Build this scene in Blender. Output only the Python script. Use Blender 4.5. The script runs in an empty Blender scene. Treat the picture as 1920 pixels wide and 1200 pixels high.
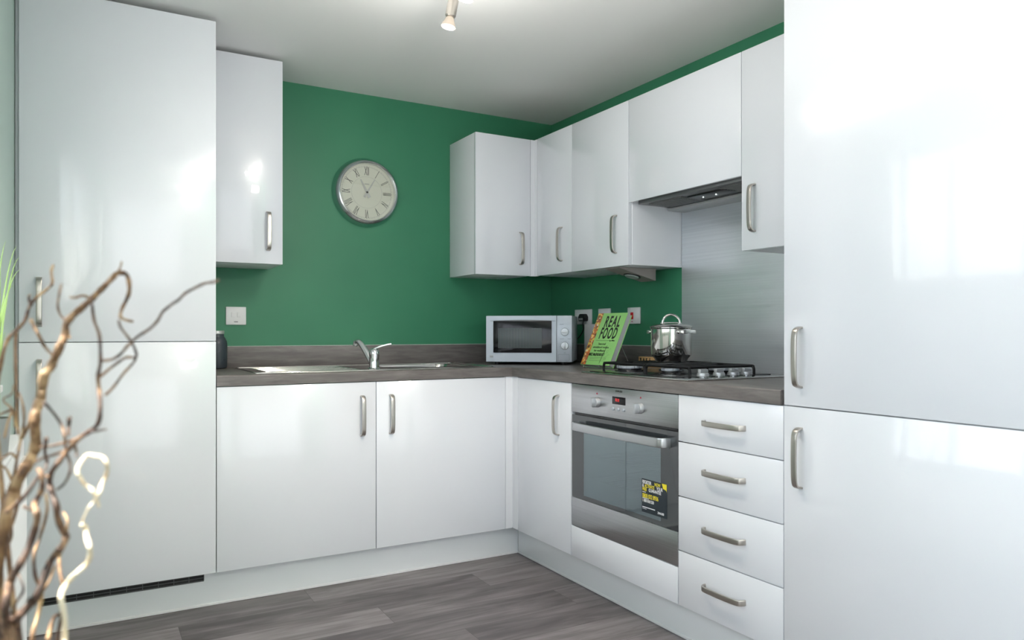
import bpy, bmesh, math, random, json
from mathutils import Vector, Matrix, Euler
PI = math.pi
random.seed(7)
S = bpy.context.scene
COL = S.collection

# ------------------------------------------------------------------ camera
TH = math.radians(60.5585)
cam_d = bpy.data.cameras.new('camera')
cam = bpy.data.objects.new('camera', cam_d)
COL.objects.link(cam)
cam.location = (-2.3834, -3.6536, 1.0803)
cam.rotation_euler = (PI / 2, 0, TH - PI / 2)
cam_d.sensor_width = 36
cam_d.lens = 1379.98 / 1920 * 36
cam_d.shift_x = (960 - 945.27) / 1920
cam_d.shift_y = (621.43 - 600) / 1920
cam_d.clip_start = 0.02
cam_d.dof.use_dof = True
cam_d.dof.focus_distance = 3.0
cam_d.dof.aperture_fstop = 4.0
S.camera = cam

# ------------------------------------------------------------------ view
S.view_settings.view_transform = 'Standard'
S.view_settings.look = 'None'
S.view_settings.gamma = 1
S.view_settings.use_curve_mapping = False
S.view_settings.exposure = EXPO = -0.11

# ------------------------------------------------------------------ daylight
W = bpy.data.worlds.new('sky')
S.world = W
W.use_nodes = True
nt = W.node_tree
nt.nodes.clear()
o = nt.nodes.new('ShaderNodeOutputWorld')
bg = nt.nodes.new('ShaderNodeBackground')
tc = nt.nodes.new('ShaderNodeTexCoord')
sp = nt.nodes.new('ShaderNodeSeparateXYZ')
cr = nt.nodes.new('ShaderNodeValToRGB')
cr.color_ramp.elements[0].position = 0.45
cr.color_ramp.elements[0].color = (.70, .72, .72, 1)
cr.color_ramp.elements[1].position = 0.49
cr.color_ramp.elements[1].color = (.855, .915, 1.03, 1)
mr = nt.nodes.new('ShaderNodeMapRange')
mr.inputs[1].default_value = -1
nt.links.new(tc.outputs['Generated'], sp.inputs[0])
nt.links.new(sp.outputs[2], mr.inputs[0])
nt.links.new(mr.outputs[0], cr.inputs[0])
nt.links.new(cr.outputs[0], bg.inputs[0])
bg.inputs[1].default_value = 4.0
nt.links.new(bg.outputs[0], o.inputs[0])

def portal(name, loc, rot, sx, sy):
    d = bpy.data.lights.new(name, 'AREA')
    d.shape = 'RECTANGLE'; d.size = sx; d.size_y = sy
    d.cycles.is_portal = True
    ob = bpy.data.objects.new(name, d); COL.objects.link(ob)
    ob.location = loc; ob.rotation_euler = rot
    return ob
LX = -2.606                                   # left wall plane
RY = -6.6                                     # rear wall plane
WIN = (-3.30, -1.15, 0.93, 1.95)              # left window y0 y1 z0 z1
PAT = (-2.50, -0.10, 0.02, 2.22)               # unseen rear patio door, widened to add daylight: x0 x1 z0 z1
SID = (-6.35, -3.85, 0.02, 2.12)              # unseen left patio door, added for more daylight: y0 y1 z0 z1
portal('window_portal', (LX - .16, (WIN[0] + WIN[1]) / 2, (WIN[2] + WIN[3]) / 2), (0, -PI / 2, 0), WIN[3] - WIN[2], WIN[1] - WIN[0])
portal('patio_portal', ((PAT[0] + PAT[1]) / 2, RY - .2, (PAT[2] + PAT[3]) / 2), (PI / 2, 0, 0), PAT[1] - PAT[0], PAT[3] - PAT[2])

portal('side_portal', (LX - .16, (SID[0] + SID[1]) / 2, (SID[2] + SID[3]) / 2), (0, -PI / 2, 0), SID[3] - SID[2], SID[1] - SID[0])
sun_d = bpy.data.lights.new('sun', 'SUN')
sun_d.energy = 26; sun_d.angle = math.radians(.6); sun_d.color = (1, .93, .82)
sun = bpy.data.objects.new('sun', sun_d); COL.objects.link(sun)
sun.rotation_euler = Vector((-.5, .12, .95)).to_track_quat('Z', 'Y').to_euler()

# ------------------------------------------------------------------ materials
def hexc(r, g, b):
    f = lambda c: (c / 255) / 12.92 if c / 255 <= .04045 else ((c / 255 + .055) / 1.055) ** 2.4
    return (f(r), f(g), f(b), 1)
def mat(name, col, rough=.5, metal=0, coat=0, spec=.5, emit=None, es=0, aniso=0):
    m = bpy.data.materials.new(name); m.use_nodes = True
    b = m.node_tree.nodes['Principled BSDF']
    if len(col) == 3: col = (*col, 1)
    b.inputs['Base Color'].default_value = col
    b.inputs['Roughness'].default_value = rough
    b.inputs['Metallic'].default_value = metal
    b.inputs['Coat Weight'].default_value = coat
    b.inputs['Coat Roughness'].default_value = .03
    b.inputs['Specular IOR Level'].default_value = spec
    b.inputs['Anisotropic'].default_value = aniso
    if emit:
        b.inputs['Emission Color'].default_value = (*emit, 1); b.inputs['Emission Strength'].default_value = es
    m.diffuse_color = col
    return m
def N(m, t, **kw):
    n = m.node_tree.nodes.new(t)
    for k, v in kw.items(): setattr(n, k, v)
    return n
def L(m, a, b): m.node_tree.links.new(a, b)
def P(m): return m.node_tree.nodes['Principled BSDF']
def texco(m, scale=(1, 1, 1), rot=(0, 0, 0)):
    t = N(m, 'ShaderNodeTexCoord'); mp = N(m, 'ShaderNodeMapping')
    mp.inputs['Scale'].default_value = scale; mp.inputs['Rotation'].default_value = rot
    L(m, t.outputs['Object'], mp.inputs[0]); return mp.outputs[0]
def noise(m, vec, scale, detail=4, rough=.5, dist=0):
    n = N(m, 'ShaderNodeTexNoise'); n.inputs['Scale'].default_value = scale
    n.inputs['Detail'].default_value = detail; n.inputs['Roughness'].default_value = rough
    n.inputs['Distortion'].default_value = dist
    L(m, vec, n.inputs['Vector']); return n.outputs[0]
def ramp(m, fac, stops):
    r = N(m, 'ShaderNodeValToRGB'); e = r.color_ramp.elements
    while len(e) < len(stops): e.new(.5)
    for i, (p, c) in enumerate(stops): e[i].position = p; e[i].color = c if len(c) == 4 else (*c, 1)
    L(m, fac, r.inputs[0]); return r.outputs[0]
def math_(m, op, a, b=None, c=None):
    n = N(m, 'ShaderNodeMath', operation=op)
    for i, v in enumerate((a, b, c)):
        if v is None: continue
        if isinstance(v, (int, float)): n.inputs[i].default_value = v
        else: L(m, v, n.inputs[i])
    return n.outputs[0]
def bump(m, h, strength=.1, dist=.01):
    b = N(m, 'ShaderNodeBump'); b.inputs['Strength'].default_value = strength; b.inputs['Distance'].default_value = dist
    L(m, h, b.inputs['Height']); L(m, b.outputs[0], P(m).inputs['Normal'])

M = {}
M['gloss'] = mat('white_gloss_lacquer', (.775, .80, .85), .22, coat=.9, spec=.5)
M['carcass'] = mat('white_melamine', (.78, .80, .84), .35)
M['plinth'] = mat('white_plinth_board', (.88, .91, .93), .22, coat=.6)
M['ceil'] = mat('ceiling_paint', (.86, .87, .86), .8, spec=.2)
g = M['green'] = mat('green_wall_paint', (.05, .21, .12), .42, spec=.35)
v = texco(g); bump(g, noise(g, v, 260, 3), .06, .002)
L(g, ramp(g, noise(g, v, 3, 2), [(.3, (.040, .205, .112)), (.7, (.047, .225, .122))]), P(g).inputs['Base Color'])
M['caulk'] = mat('sealant', (.55, .60, .56), .4)
M['nickel'] = mat('brushed_nickel', (.50, .47, .43), .30, 1)
M['chrome'] = mat('polished_chrome', (.80, .81, .82), .06, 1)
M['steel_pol'] = mat('polished_steel', (.68, .67, .64), .09, 1)
M['steel'] = mat('brushed_steel', (.50, .51, .52), .28, 1, aniso=.5)
M['sinksteel'] = mat('sink_steel', (.60, .59, .56), .07, 1)
M['dark'] = mat('dark_shadow_gap', (.02, .02, .02), .6)
M['black'] = mat('black_enamel', (.012, .012, .014), .22, spec=.5)
M['cast'] = mat('black_pan_support', (.006, .006, .007), .45, spec=.3)
M['plast_w'] = mat('white_plastic', (.80, .81, .82), .3)
M['plast_k'] = mat('black_plastic', (.015, .015, .016), .3)
M['silver'] = mat('silver_plastic', (.42, .46, .51), .32, .25)
M['knob'] = mat('satin_silver_knob', (.46, .48, .50), .28, .55)
M['red'] = mat('red_rocker', (.55, .01, .02), .3)
M['reddot'] = mat('red_indicator', (.35, .02, .05), .3)
M['ink'] = mat('dark_print', (.02, .025, .02), .5)
M['inkg'] = mat('grey_print', (.22, .24, .26), .5)
M['inkw'] = mat('white_print', (.85, .87, .9), .5)
M['inky'] = mat('yellow_print', (.85, .72, .03), .5)
M['bulb'] = mat('lit_bulb_lens', (1, .95, .85), .2, emit=(1, .88, .70), es=5)
M['bulbglass'] = mat('bulb_reflector', (.14, .12, .10), .2, emit=(1, .85, .66), es=.45)

# brushed splashback: fine horizontal grain (grain runs along y)
m = M['splash'] = mat('brushed_steel_sheet', (.62, .66, .68), .3, .72)
v = texco(m, (1, 1.2, 260)); n_ = noise(m, v, 1, 3, .6)
v2 = texco(m, (1, .9, 34)); n2 = noise(m, v2, 1, 3, .5, .2)
L(m, ramp(m, n_, [(.3, (.78, .82, .86)), (.7, (.88, .92, .96))]), P(m).inputs['Base Color'])
L(m, ramp(m, n2, [(.35, (.34, .34, .34)), (.65, (.44, .44, .44))]), P(m).inputs['Roughness'])
mx = N(m, 'ShaderNodeMix'); mx.data_type = 'FLOAT'
mx.inputs[0].default_value = .75; L(m, n_, mx.inputs[2]); L(m, n2, mx.inputs[3])
bump(m, mx.outputs[0], .05, .002)
m = M['ovensteel'] = mat('oven_brushed_steel', (.42, .435, .455), .3, 1, aniso=.4)
v = texco(m, (1, 1.0, 300)); L(m, ramp(m, noise(m, v, 1, 2), [(.3, (.46, .465, .475)), (.7, (.54, .545, .555))]), P(m).inputs['Base Color'])

# grey-brown wood-effect laminate, grain direction along one axis
def laminate(name, sc, c0, c1, c2, rough=.38):
    m = mat(name, c1, rough, spec=.45)
    v = texco(m, sc)
    a = noise(m, v, 1, 6, .62, .6)
    big = noise(m, texco(m, tuple(s * .22 for s in sc)), 1, 3, .5, 1.2)
    s = math_(m, 'ADD', math_(m, 'MULTIPLY', a, .65), math_(m, 'MULTIPLY', big, .35))
    L(m, ramp(m, s, [(.30, c0), (.5, c1), (.70, c2)]), P(m).inputs['Base Color'])
    bump(m, a, .12, .002)
    return m
lc = ((.085, .076, .073), (.145, .132, .127), (.215, .20, .193))
M['wood_x'] = laminate('laminate_grain_x', (7, 60, 60), *lc)
M['wood_y'] = laminate('laminate_grain_y', (60, 7, 60), *lc)

# floor: grey oak planks running along x
m = M['floor'] = mat('grey_oak_planks', (.12, .11, .11), .42, spec=.45)
tc_ = N(m, 'ShaderNodeTexCoord'); sx = N(m, 'ShaderNodeSeparateXYZ'); L(m, tc_.outputs['Object'], sx.inputs[0])
PWID, PLEN = .1765, 1.2
ry = math_(m, 'DIVIDE', math_(m, 'SUBTRACT', -.5485, sx.outputs[1]), PWID)
row = math_(m, 'FLOOR', ry)
ox = math_(m, 'ADD', math_(m, 'DIVIDE', math_(m, 'ADD', sx.outputs[0], 1.6), PLEN), math_(m, 'MULTIPLY', row, -.585))
colm = math_(m, 'FLOOR', ox)
fy = math_(m, 'FRACT', ry); fx = math_(m, 'FRACT', ox)
cmb = N(m, 'ShaderNodeCombineXYZ'); L(m, row, cmb.inputs[0]); L(m, colm, cmb.inputs[1])
wn = N(m, 'ShaderNodeTexWhiteNoise'); wn.noise_dimensions = '3D'; L(m, cmb.outputs[0], wn.inputs['Vector'])
cv = N(m, 'ShaderNodeCombineXYZ')
L(m, math_(m, 'ADD', math_(m, 'MULTIPLY', sx.outputs[0], 2.6), math_(m, 'MULTIPLY', wn.outputs[0], 37)), cv.inputs[0])
L(m, math_(m, 'ADD', math_(m, 'MULTIPLY', sx.outputs[1], 26), math_(m, 'MULTIPLY', wn.outputs[0], 91)), cv.inputs[1])
gr = noise(m, cv.outputs[0], 1, 7, .62, .8)
cv2 = N(m, 'ShaderNodeCombineXYZ')
L(m, math_(m, 'ADD', math_(m, 'MULTIPLY', sx.outputs[0], 2.2), math_(m, 'MULTIPLY', wn.outputs[0], 13)), cv2.inputs[0])
L(m, math_(m, 'MULTIPLY', sx.outputs[1], 7), cv2.inputs[1])
big = noise(m, cv2.outputs[0], 1, 3, .5, 1.0)
s_ = math_(m, 'ADD', math_(m, 'ADD', math_(m, 'MULTIPLY', gr, .55), math_(m, 'MULTIPLY', big, .30)), math_(m, 'MULTIPLY', wn.outputs[0], .17))
base = ramp(m, s_, [(.36, (.080, .070, .073)), (.50, (.158, .141, .147)), (.66, (.27, .245, .256))])
edge = math_(m, 'MINIMUM', math_(m, 'MINIMUM', math_(m, 'MULTIPLY', fy, PWID), math_(m, 'MULTIPLY', math_(m, 'SUBTRACT', 1, fy), PWID)),
             math_(m, 'MINIMUM', math_(m, 'MULTIPLY', fx, PLEN), math_(m, 'MULTIPLY', math_(m, 'SUBTRACT', 1, fx), PLEN)))
em = math_(m, 'GREATER_THAN', edge, .0008)
mxc = N(m, 'ShaderNodeMix'); mxc.data_type = 'RGBA'
mxc.inputs[6].default_value = (.05, .045, .045, 1); L(m, em, mxc.inputs[0]); L(m, base, mxc.inputs[7])
L(m, mxc.outputs[2], P(m).inputs['Base Color'])
bump(m, gr, .08, .002)

# glass
def glassy(name, trans, tint, fac):
    m = bpy.data.materials.new(name); m.use_nodes = True; nt = m.node_tree; nt.nodes.clear()
    o = nt.nodes.new('ShaderNodeOutputMaterial'); mx = nt.nodes.new('ShaderNodeMixShader')
    t = nt.nodes.new('ShaderNodeBsdfTransparent'); gl = nt.nodes.new('ShaderNodeBsdfGlossy')
    t.inputs[0].default_value = (*trans, 1); gl.inputs[0].default_value = (*tint, 1); gl.inputs['Roughness'].default_value = .015
    mx.inputs[0].default_value = fac
    nt.links.new(t.outputs[0], mx.inputs[1]); nt.links.new(gl.outputs[0], mx.inputs[2]); nt.links.new(mx.outputs[0], o.inputs[0])
    return m
M['winglass'] = glassy('window_glass', (.97, .98, .98), (1, 1, 1), .04)
M['ovenwin'] = glassy('oven_window_glass', (.45, .5, .52), (.62, .72, .76), .38)
M['ovenglass'] = mat('dark_oven_door_glass', (.035, .04, .045), .04, .0, coat=1)
M['mwglass'] = mat('black_microwave_door_glass', (.006, .006, .008), .12, spec=.35)
m = M['mesh'] = mat('microwave_door_mesh', (.05, .06, .065), .3, spec=.35)
wv = N(m, 'ShaderNodeTexWave'); wv.inputs['Scale'].default_value = 42; wv.bands_direction = 'X'; L(m, texco(m), wv.inputs[0])
L(m, ramp(m, wv.outputs[1], [(.2, (.03, .04, .045)), (.8, (.13, .15, .155))]), P(m).inputs['Base Color'])
M['sheer'] = bpy.data.materials.new('added_sheer_curtain'); M['sheer'].use_nodes = True
_n = M['sheer'].node_tree; _n.nodes.clear()
_o = _n.nodes.new('ShaderNodeOutputMaterial'); _m = _n.nodes.new('ShaderNodeMixShader'); _t = _n.nodes.new('ShaderNodeBsdfTransparent'); _l = _n.nodes.new('ShaderNodeBsdfTranslucent')
_l.inputs[0].default_value = (.95, .95, .94, 1); _m.inputs[0].default_value = .93
_n.links.new(_t.outputs[0], _m.inputs[1]); _n.links.new(_l.outputs[0], _m.inputs[2]); _n.links.new(_m.outputs[0], _o.inputs[0])
def bark(name, cols):
    m = mat(name, cols[1], .6, spec=.35)
    v = texco(m, (1, 1, .35)); L(m, ramp(m, noise(m, v, 46, 4, .6), [(.36, cols[0]), (.5, cols[1]), (.66, cols[2])]), P(m).inputs['Base Color'])
    bump(m, noise(m, v, 160, 3), .4, .002); return m
M['bark'] = bark('willow_bark', ((.055, .030, .022), (.20, .115, .058), (.42, .29, .16)))
M['bark_dark'] = bark('dark_willow_bark', ((.030, .018, .015), (.085, .048, .034), (.26, .16, .09)))
M['bark_sunlit'] = bark('sunlit_willow_bark', ((.55, .44, .30), (.78, .68, .52), (.9, .84, .72)))  # blown-out sunlight on the curled twig, painted as a cream bark colour
M['pages'] = mat('book_pages', (.50, .50, .52), .7)
m = M['cover'] = mat('green_book_cover', (.29, .60, .19), .4)
m = M['photo'] = mat('food_photo_strip', (.5, .3, .1), .35)
vo = N(m, 'ShaderNodeTexVoronoi'); vo.inputs['Scale'].default_value = 95; L(m, texco(m), vo.inputs[0])
sepc = N(m, 'ShaderNodeSeparateColor'); L(m, vo.outputs['Color'], sepc.inputs[0])
L(m, ramp(m, sepc.outputs[0], [(.0, (.10, .05, .04)), (.3, (.62, .16, .03)), (.5, (.25, .08, .06)), (.68, (.50, .42, .07)), (.82, (.85, .50, .12)), (1, (.62, .60, .48))]), P(m).inputs['Base Color'])
m = M['blockwood'] = mat('pale_block_wood', (.62, .38, .17), .5)
L(m, ramp(m, noise(m, texco(m, (30, 30, 150)), 1, 3), [(.3, (.52, .30, .12)), (.7, (.70, .45, .22))]), P(m).inputs['Base Color'])
M['jar'] = mat('slate_blue_painted_glass', (.035, .048, .06), .42)
M['zinc'] = mat('pale_metal_lid', (.62, .62, .60), .35, .7)
M['dial'] = mat('cream_clock_dial', (.68, .70, .61), .5)
M['clockrim'] = mat('brushed_aluminium_rim', (.66, .68, .70), .2, 1, aniso=.4)
M['clockglass'] = glassy('clock_glass', (.98, .98, .97), (1, 1, 1), .05)
M['hand'] = mat('silver_hand', (.48, .50, .49), .35, .3)
M['leaf'] = mat('green_grass_leaf', (.30, .48, .14), .5)
M['pot'] = mat('grey_ceramic_pot', (.25, .27, .27), .4)
M['vase'] = mat('grey_floor_vase', (.20, .20, .20), .35)
M['pendant'] = mat('opal_lit_shade', (.9, .88, .84), .5, emit=(1, .95, .88), es=55)
M['rad'] = mat('white_radiator_enamel', (.82, .84, .86), .25)
M['greige'] = mat('taupe_light_housing', (.30, .27, .25), .45)
M['lens'] = mat('frosted_lens', (.42, .48, .46), .3)
M['filter'] = mat('hood_filter_mesh', (.20, .20, .20), .45, .6)
M['hoodgrey'] = mat('grey_hood_metal', (.16, .165, .17), .4, .5)
M['hoodpale'] = mat('pale_grey_hood_plastic', (.42, .44, .45), .4)
M['slat'] = mat('white_blind_slat', (.86, .88, .88), .4)
M['upvc'] = mat('white_window_frame', (.80, .82, .82), .35)
M['cav'] = mat('oven_cavity_enamel', (.10, .11, .12), .35)
M['digit'] = mat('red_lit_digits', (.5, .02, .02), .4, emit=(1, .05, .05), es=1.5)
M['paving'] = mat('pale_paving', (.40, .40, .40), .9)
M['sage'] = mat('pale_sage_paint', (.42, .54, .49), .45, spec=.35)

# ------------------------------------------------------------------ mesh helpers
def BM(): return bmesh.new()
def box(bm, x0, x1, y0, y1, z0, z1, bev=0, seg=2):
    r = bmesh.ops.create_cube(bm, size=1)
    vs = r['verts']
    for v in vs:
        v.co = Vector(((x0 + x1) / 2 + v.co.x * (x1 - x0), (y0 + y1) / 2 + v.co.y * (y1 - y0), (z0 + z1) / 2 + v.co.z * (z1 - z0)))
    if bev:
        es = list({e for v in vs for e in v.link_edges})
        bmesh.ops.bevel(bm, geom=es, offset=bev, segments=seg, affect='EDGES', profile=.5)
    return bm
def lathe(bm, prof, n=48, mtx=None, closed=False):
    """prof: list of (r, z) about the z axis"""
    rings = []
    for r, z in prof:
        if r < 1e-6: rings.append([bm.verts.new((0, 0, z))])
        else: rings.append([bm.verts.new((r * math.cos(2 * PI * i / n), r * math.sin(2 * PI * i / n), z)) for i in range(n)])
    vs = [v for r in rings for v in r]
    pairs = list(zip(rings[:-1], rings[1:]))
    if closed: pairs.append((rings[-1], rings[0]))
    for a, b in pairs:
        if len(a) == 1 and len(b) == 1: continue
        for i in range(n):
            j = (i + 1) % n
            if len(a) == 1: bm.faces.new((a[0], b[i], b[j]))
            elif len(b) == 1: bm.faces.new((a[i], a[j], b[0]))
            else: bm.faces.new((a[i], a[j], b[j], b[i]))
    if mtx is not None:
        for v in vs: v.co = mtx @ v.co
    return bm
def catmull(pts, n=6):
    out = []
    P_ = [pts[0]] + list(pts) + [pts[-1]]
    for i in range(1, len(P_) - 2):
        p0, p1, p2, p3 = [Vector(p) for p in P_[i - 1:i + 3]]
        for k in range(n):
            t = k / n
            out.append(.5 * ((2 * p1) + (p2 - p0) * t + (2 * p0 - 5 * p1 + 4 * p2 - p3) * t * t + (3 * p1 - p0 - 3 * p2 + p3) * t ** 3))
    out.append(Vector(P_[-1])); return out
def tube(bm, pts, rads, n=10, flat=None, up=None):
    """round tube; flat=(w,h) gives a rounded-rectangle section with the w side along up"""
    pts = [Vector(p) for p in pts]
    if not hasattr(rads, '__len__'): rads = [rads] * len(pts)
    rings = []; ref = Vector(up) if up else Vector((0, 0, 1))
    t0 = (pts[1] - pts[0]).normalized()
    if abs(t0.dot(ref)) > .95: ref = Vector((1, 0, 0))
    nrm = (ref - t0 * ref.dot(t0)).normalized()
    for i, p in enumerate(pts):
        t = (pts[min(i + 1, len(pts) - 1)] - pts[max(i - 1, 0)]).normalized()
        nrm = (nrm - t * nrm.dot(t))
        nrm = nrm.normalized() if nrm.length > 1e-6 else Vector((1, 0, 0))
        bn = t.cross(nrm)
        ring = []
        for k in range(n):
            a = 2 * PI * k / n
            c, s = math.cos(a), math.sin(a)
            if flat:
                e = .35
                c = math.copysign(abs(c) ** e, c) * flat[0] / 2; s = math.copysign(abs(s) ** e, s) * flat[1] / 2
                ring.append(bm.verts.new(p + nrm * c + bn * s))
            else: ring.append(bm.verts.new(p + (nrm * c + bn * s) * rads[i]))
        rings.append(ring)
    for a, b in zip(rings[:-1], rings[1:]):
        for k in range(n):
            j = (k + 1) % n; bm.faces.new((a[k], a[j], b[j], b[k]))
    bm.faces.new(rings[0][::-1]); bm.faces.new(rings[-1])
    return bm
def prism(bm, poly, axis, a, b):
    """extrude a 2D polygon (list of pairs) along an axis from a to b"""
    def pt(u, v, w):
        return {'x': (w, u, v), 'y': (u, w, v), 'z': (u, v, w)}[axis]
    A = [bm.verts.new(pt(u, v, a)) for u, v in poly]; B = [bm.verts.new(pt(u, v, b)) for u, v in poly]
    n = len(poly)
    for i in range(n):
        j = (i + 1) % n; bm.faces.new((A[i], A[j], B[j], B[i]))
    bm.faces.new(A[::-1]); bm.faces.new(B); return bm
def finish(bm, smooth=True):
    bmesh.ops.recalc_face_normals(bm, faces=bm.faces)
    if smooth:
        for f in bm.faces: f.smooth = True
        for e in bm.edges:
            if len(e.link_faces) == 2 and e.calc_face_angle(0) > math.radians(35): e.smooth = False
ORG = {}
def obj(name, bm, m, parent=None, world=False, smooth=True, loc=None):
    """link bm as ONE mesh object; world=True means its verts are world coordinates and get shifted to the root's origin"""
    if parent is not None and world:
        o_ = ORG[parent.name]
        for v in bm.verts: v.co -= o_
    finish(bm, smooth)
    me = bpy.data.meshes.new(name); bm.to_mesh(me); bm.free()
    for x in (m if isinstance(m, (list, tuple)) else [m]): me.materials.append(x)
    ob = bpy.data.objects.new(name, me); COL.objects.link(ob)
    if parent is not None:
        ob.parent = parent; ORG[ob.name] = ORG[parent.name].copy()
    else: ORG[ob.name] = Vector((0, 0, 0))
    if loc is not None: ob.location = loc
    return ob
def thing(name, label, cat, loc=(0, 0, 0), rot=(0, 0, 0), group=None):
    e = bpy.data.objects.new(name, None); COL.objects.link(e)
    e.empty_display_size = .05
    e.location = loc; e.rotation_euler = rot; e['label'] = label; e['category'] = cat
    if group: e['group'] = group
    ORG[e.name] = Vector(loc); return e
def tag(ob, label, cat, group=None):
    ob['label'] = label; ob['category'] = cat
    if group: ob['group'] = group
    return ob
def struct(name, bm, m, parent=None):
    ob = obj(name, bm, m, parent)
    if parent is None: ob['kind'] = 'structure'
    return ob
def text_bm(s, size, sx=1.0, shear=0, ext=.0004, align='CENTER', spacing=1.0, bold=0):
    c = bpy.data.curves.new('t', 'FONT'); c.body = s; c.size = size; c.align_x = align; c.align_y = 'CENTER'
    c.shear = shear; c.extrude = ext; c.space_character = spacing; c.resolution_u = 3; c.offset = bold
    to = bpy.data.objects.new('t', c); COL.objects.link(to)
    dg = bpy.context.evaluated_depsgraph_get(); dg.update()
    me = bpy.data.meshes.new_from_object(to.evaluated_get(dg))
    bm = BM(); bm.from_mesh(me)
    for v in bm.verts: v.co.x *= sx
    bpy.data.objects.remove(to); bpy.data.curves.remove(c); bpy.data.meshes.remove(me)
    return bm
FRONT_Y = Matrix(((1, 0, 0, 0), (0, 0, -1, 0), (0, 1, 0, 0), (0, 0, 0, 1)))      # local xy -> xz, faces -y
FRONT_X = Matrix(((0, 0, -1, 0), (-1, 0, 0, 0), (0, 1, 0, 0), (0, 0, 0, 1)))     # faces -x, reading towards -y
def put(bm, mtx): bmesh.ops.transform(bm, matrix=mtx, verts=bm.verts); return bm
def add(bm, other):
    me = bpy.data.meshes.new('tmp'); other.to_mesh(me); other.free(); bm.from_mesh(me); bpy.data.meshes.remove(me); return bm
# ================================================================== room shell
H = 2.3005
bm = BM(); box(bm, LX - .3, .15, RY - .3, .15, -.1, 0); struct('floor', bm, M['floor'])
bm = BM(); box(bm, LX - .3, .15, RY - .3, .15, H, H + .1); struct('ceiling', bm, M['ceil'])
bm = BM(); box(bm, LX - .25, .15, 0, .15, 0, H); struct('wall_back', bm, M['green'])
bm = BM(); box(bm, 0, .15, RY - .25, 0, 0, H); struct('wall_right', bm, M['green'])
bm = BM()
y0, y1, z0, z1 = WIN
T_ = .25
box(bm, LX - T_, LX, y1, 0, 0, H); box(bm, LX - T_, LX, SID[1], y0, 0, H); box(bm, LX - T_, LX, RY - .25, SID[0], 0, H); box(bm, LX - T_, LX, SID[0], SID[1], SID[3], H); box(bm, LX - T_, LX, SID[0], SID[1], 0, SID[2])
box(bm, LX - T_, LX, y0, y1, 0, z0); box(bm, LX - T_, LX, y0, y1, z1, H)
struct('wall_left', bm, M['sage'])
bm = BM()
x0, x1, pz0, pz1 = PAT
box(bm, LX, x0, RY - T_, RY, 0, H); box(bm, x1, 0, RY - T_, RY, 0, H); box(bm, x0, x1, RY - T_, RY, pz1, H); box(bm, x0, x1, RY - T_, RY, 0, pz0)
struct('wall_rear', bm, M['ceil'])
bm = BM(); box(bm, -12, LX - .3, -14, 8, -.16, -.1); box(bm, LX - .3, 12, -14, RY - .3, -.16, -.1); struct('ground', bm, M['paving'])

# left window: frame, mullions, panes
fr = BM(); X0, X1 = LX - .15, LX - .09
for a, b in ((y0, y0 + .06), (y1 - .06, y1)): box(fr, X0, X1, a, b, z0, z1)
for a, b in ((z0, z0 + .06), (z1 - .06, z1)): box(fr, X0, X1, y0 + .06, y1 - .06, a, b)
mul = (-1.36, -1.93, -2.62)
for c in mul: box(fr, X0, X1, c - .045, c + .045, z0 + .06, z1 - .06)
w1 = struct('window_1', fr, M['upvc'])
edges = [y0 + .06] + sorted([c + s for c in mul for s in (-.045, .045)]) + [y1 - .06]
for i in range(0, len(edges), 2):
    bm = BM(); box(bm, LX - .124, LX - .116, edges[i], edges[i + 1], z0 + .06, z1 - .06); obj('window_pane', bm, M['winglass'], w1)
bm = BM(); box(bm, LX - .09, LX + .012, y0, y1, z0 - .02, z0, .003); obj('window_sill', bm, M['upvc'], w1)
# rear and side patio doors, unseen, put in for extra daylight
fr = BM(); Y0, Y1 = RY - .14, RY - .07
for a, b in ((x0, x0 + .08), ((x0 + x1) / 2 - .06, (x0 + x1) / 2 + .06), (x1 - .08, x1)): box(fr, a, b, Y0, Y1, pz0, pz1)
for a, b in ((pz0, pz0 + .1), (pz1 - .08, pz1)): box(fr, x0 + .08, x1 - .08, Y0, Y1, a, b)
w2 = struct('added_window_2', fr, M['upvc'])
for a, b in ((x0 + .08, (x0 + x1) / 2 - .06), ((x0 + x1) / 2 + .06, x1 - .08)):
    bm = BM(); box(bm, a, b, RY - .11, RY - .10, pz0 + .1, pz1 - .08); obj('window_pane', bm, M['winglass'], w2)
fr = BM(); s0, s1, q0, q1 = SID
for a, b in ((s0, s0 + .08), ((s0 + s1) / 2 - .06, (s0 + s1) / 2 + .06), (s1 - .08, s1)): box(fr, X0, X1, a, b, q0, q1)
for a, b in ((q0, q0 + .1), (q1 - .08, q1)): box(fr, X0, X1, s0 + .08, s1 - .08, a, b)
w3 = struct('added_window_3', fr, M['upvc'])
for a, b in ((s0 + .08, (s0 + s1) / 2 - .06), ((s0 + s1) / 2 + .06, s1 - .08)):
    bm = BM(); box(bm, LX - .124, LX - .116, a, b, q0 + .1, q1 - .08); obj('window_pane', bm, M['winglass'], w3)
# venetian blind over the part of the left window nearest the kitchen
bl = thing('venetian_blind', 'white venetian blind with open slats hanging in the left window', 'blind', (LX - .045, -1.9, z1))
bm = BM(); box(bm, LX - .07, LX - .02, -2.6, -1.17, z1 - .035, z1 - .002, .003); obj('head_rail', bm, M['slat'], bl, True)
bm = BM(); nsl = 40
for i in range(nsl):
    z = z1 - .055 - i * (z1 - z0 - .08) / nsl
    c = Vector((LX - .045, 0, z)); a = math.radians(16)
    bmesh.ops.create_cube(bm, size=1, matrix=Matrix.Translation((c.x, -1.885, c.z)) @ Matrix.Rotation(a, 4, 'Y') @ Matrix.Diagonal((.024, 1.42, .0008, 1)))
obj('slats', bm, M['slat'], bl, True)

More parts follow.
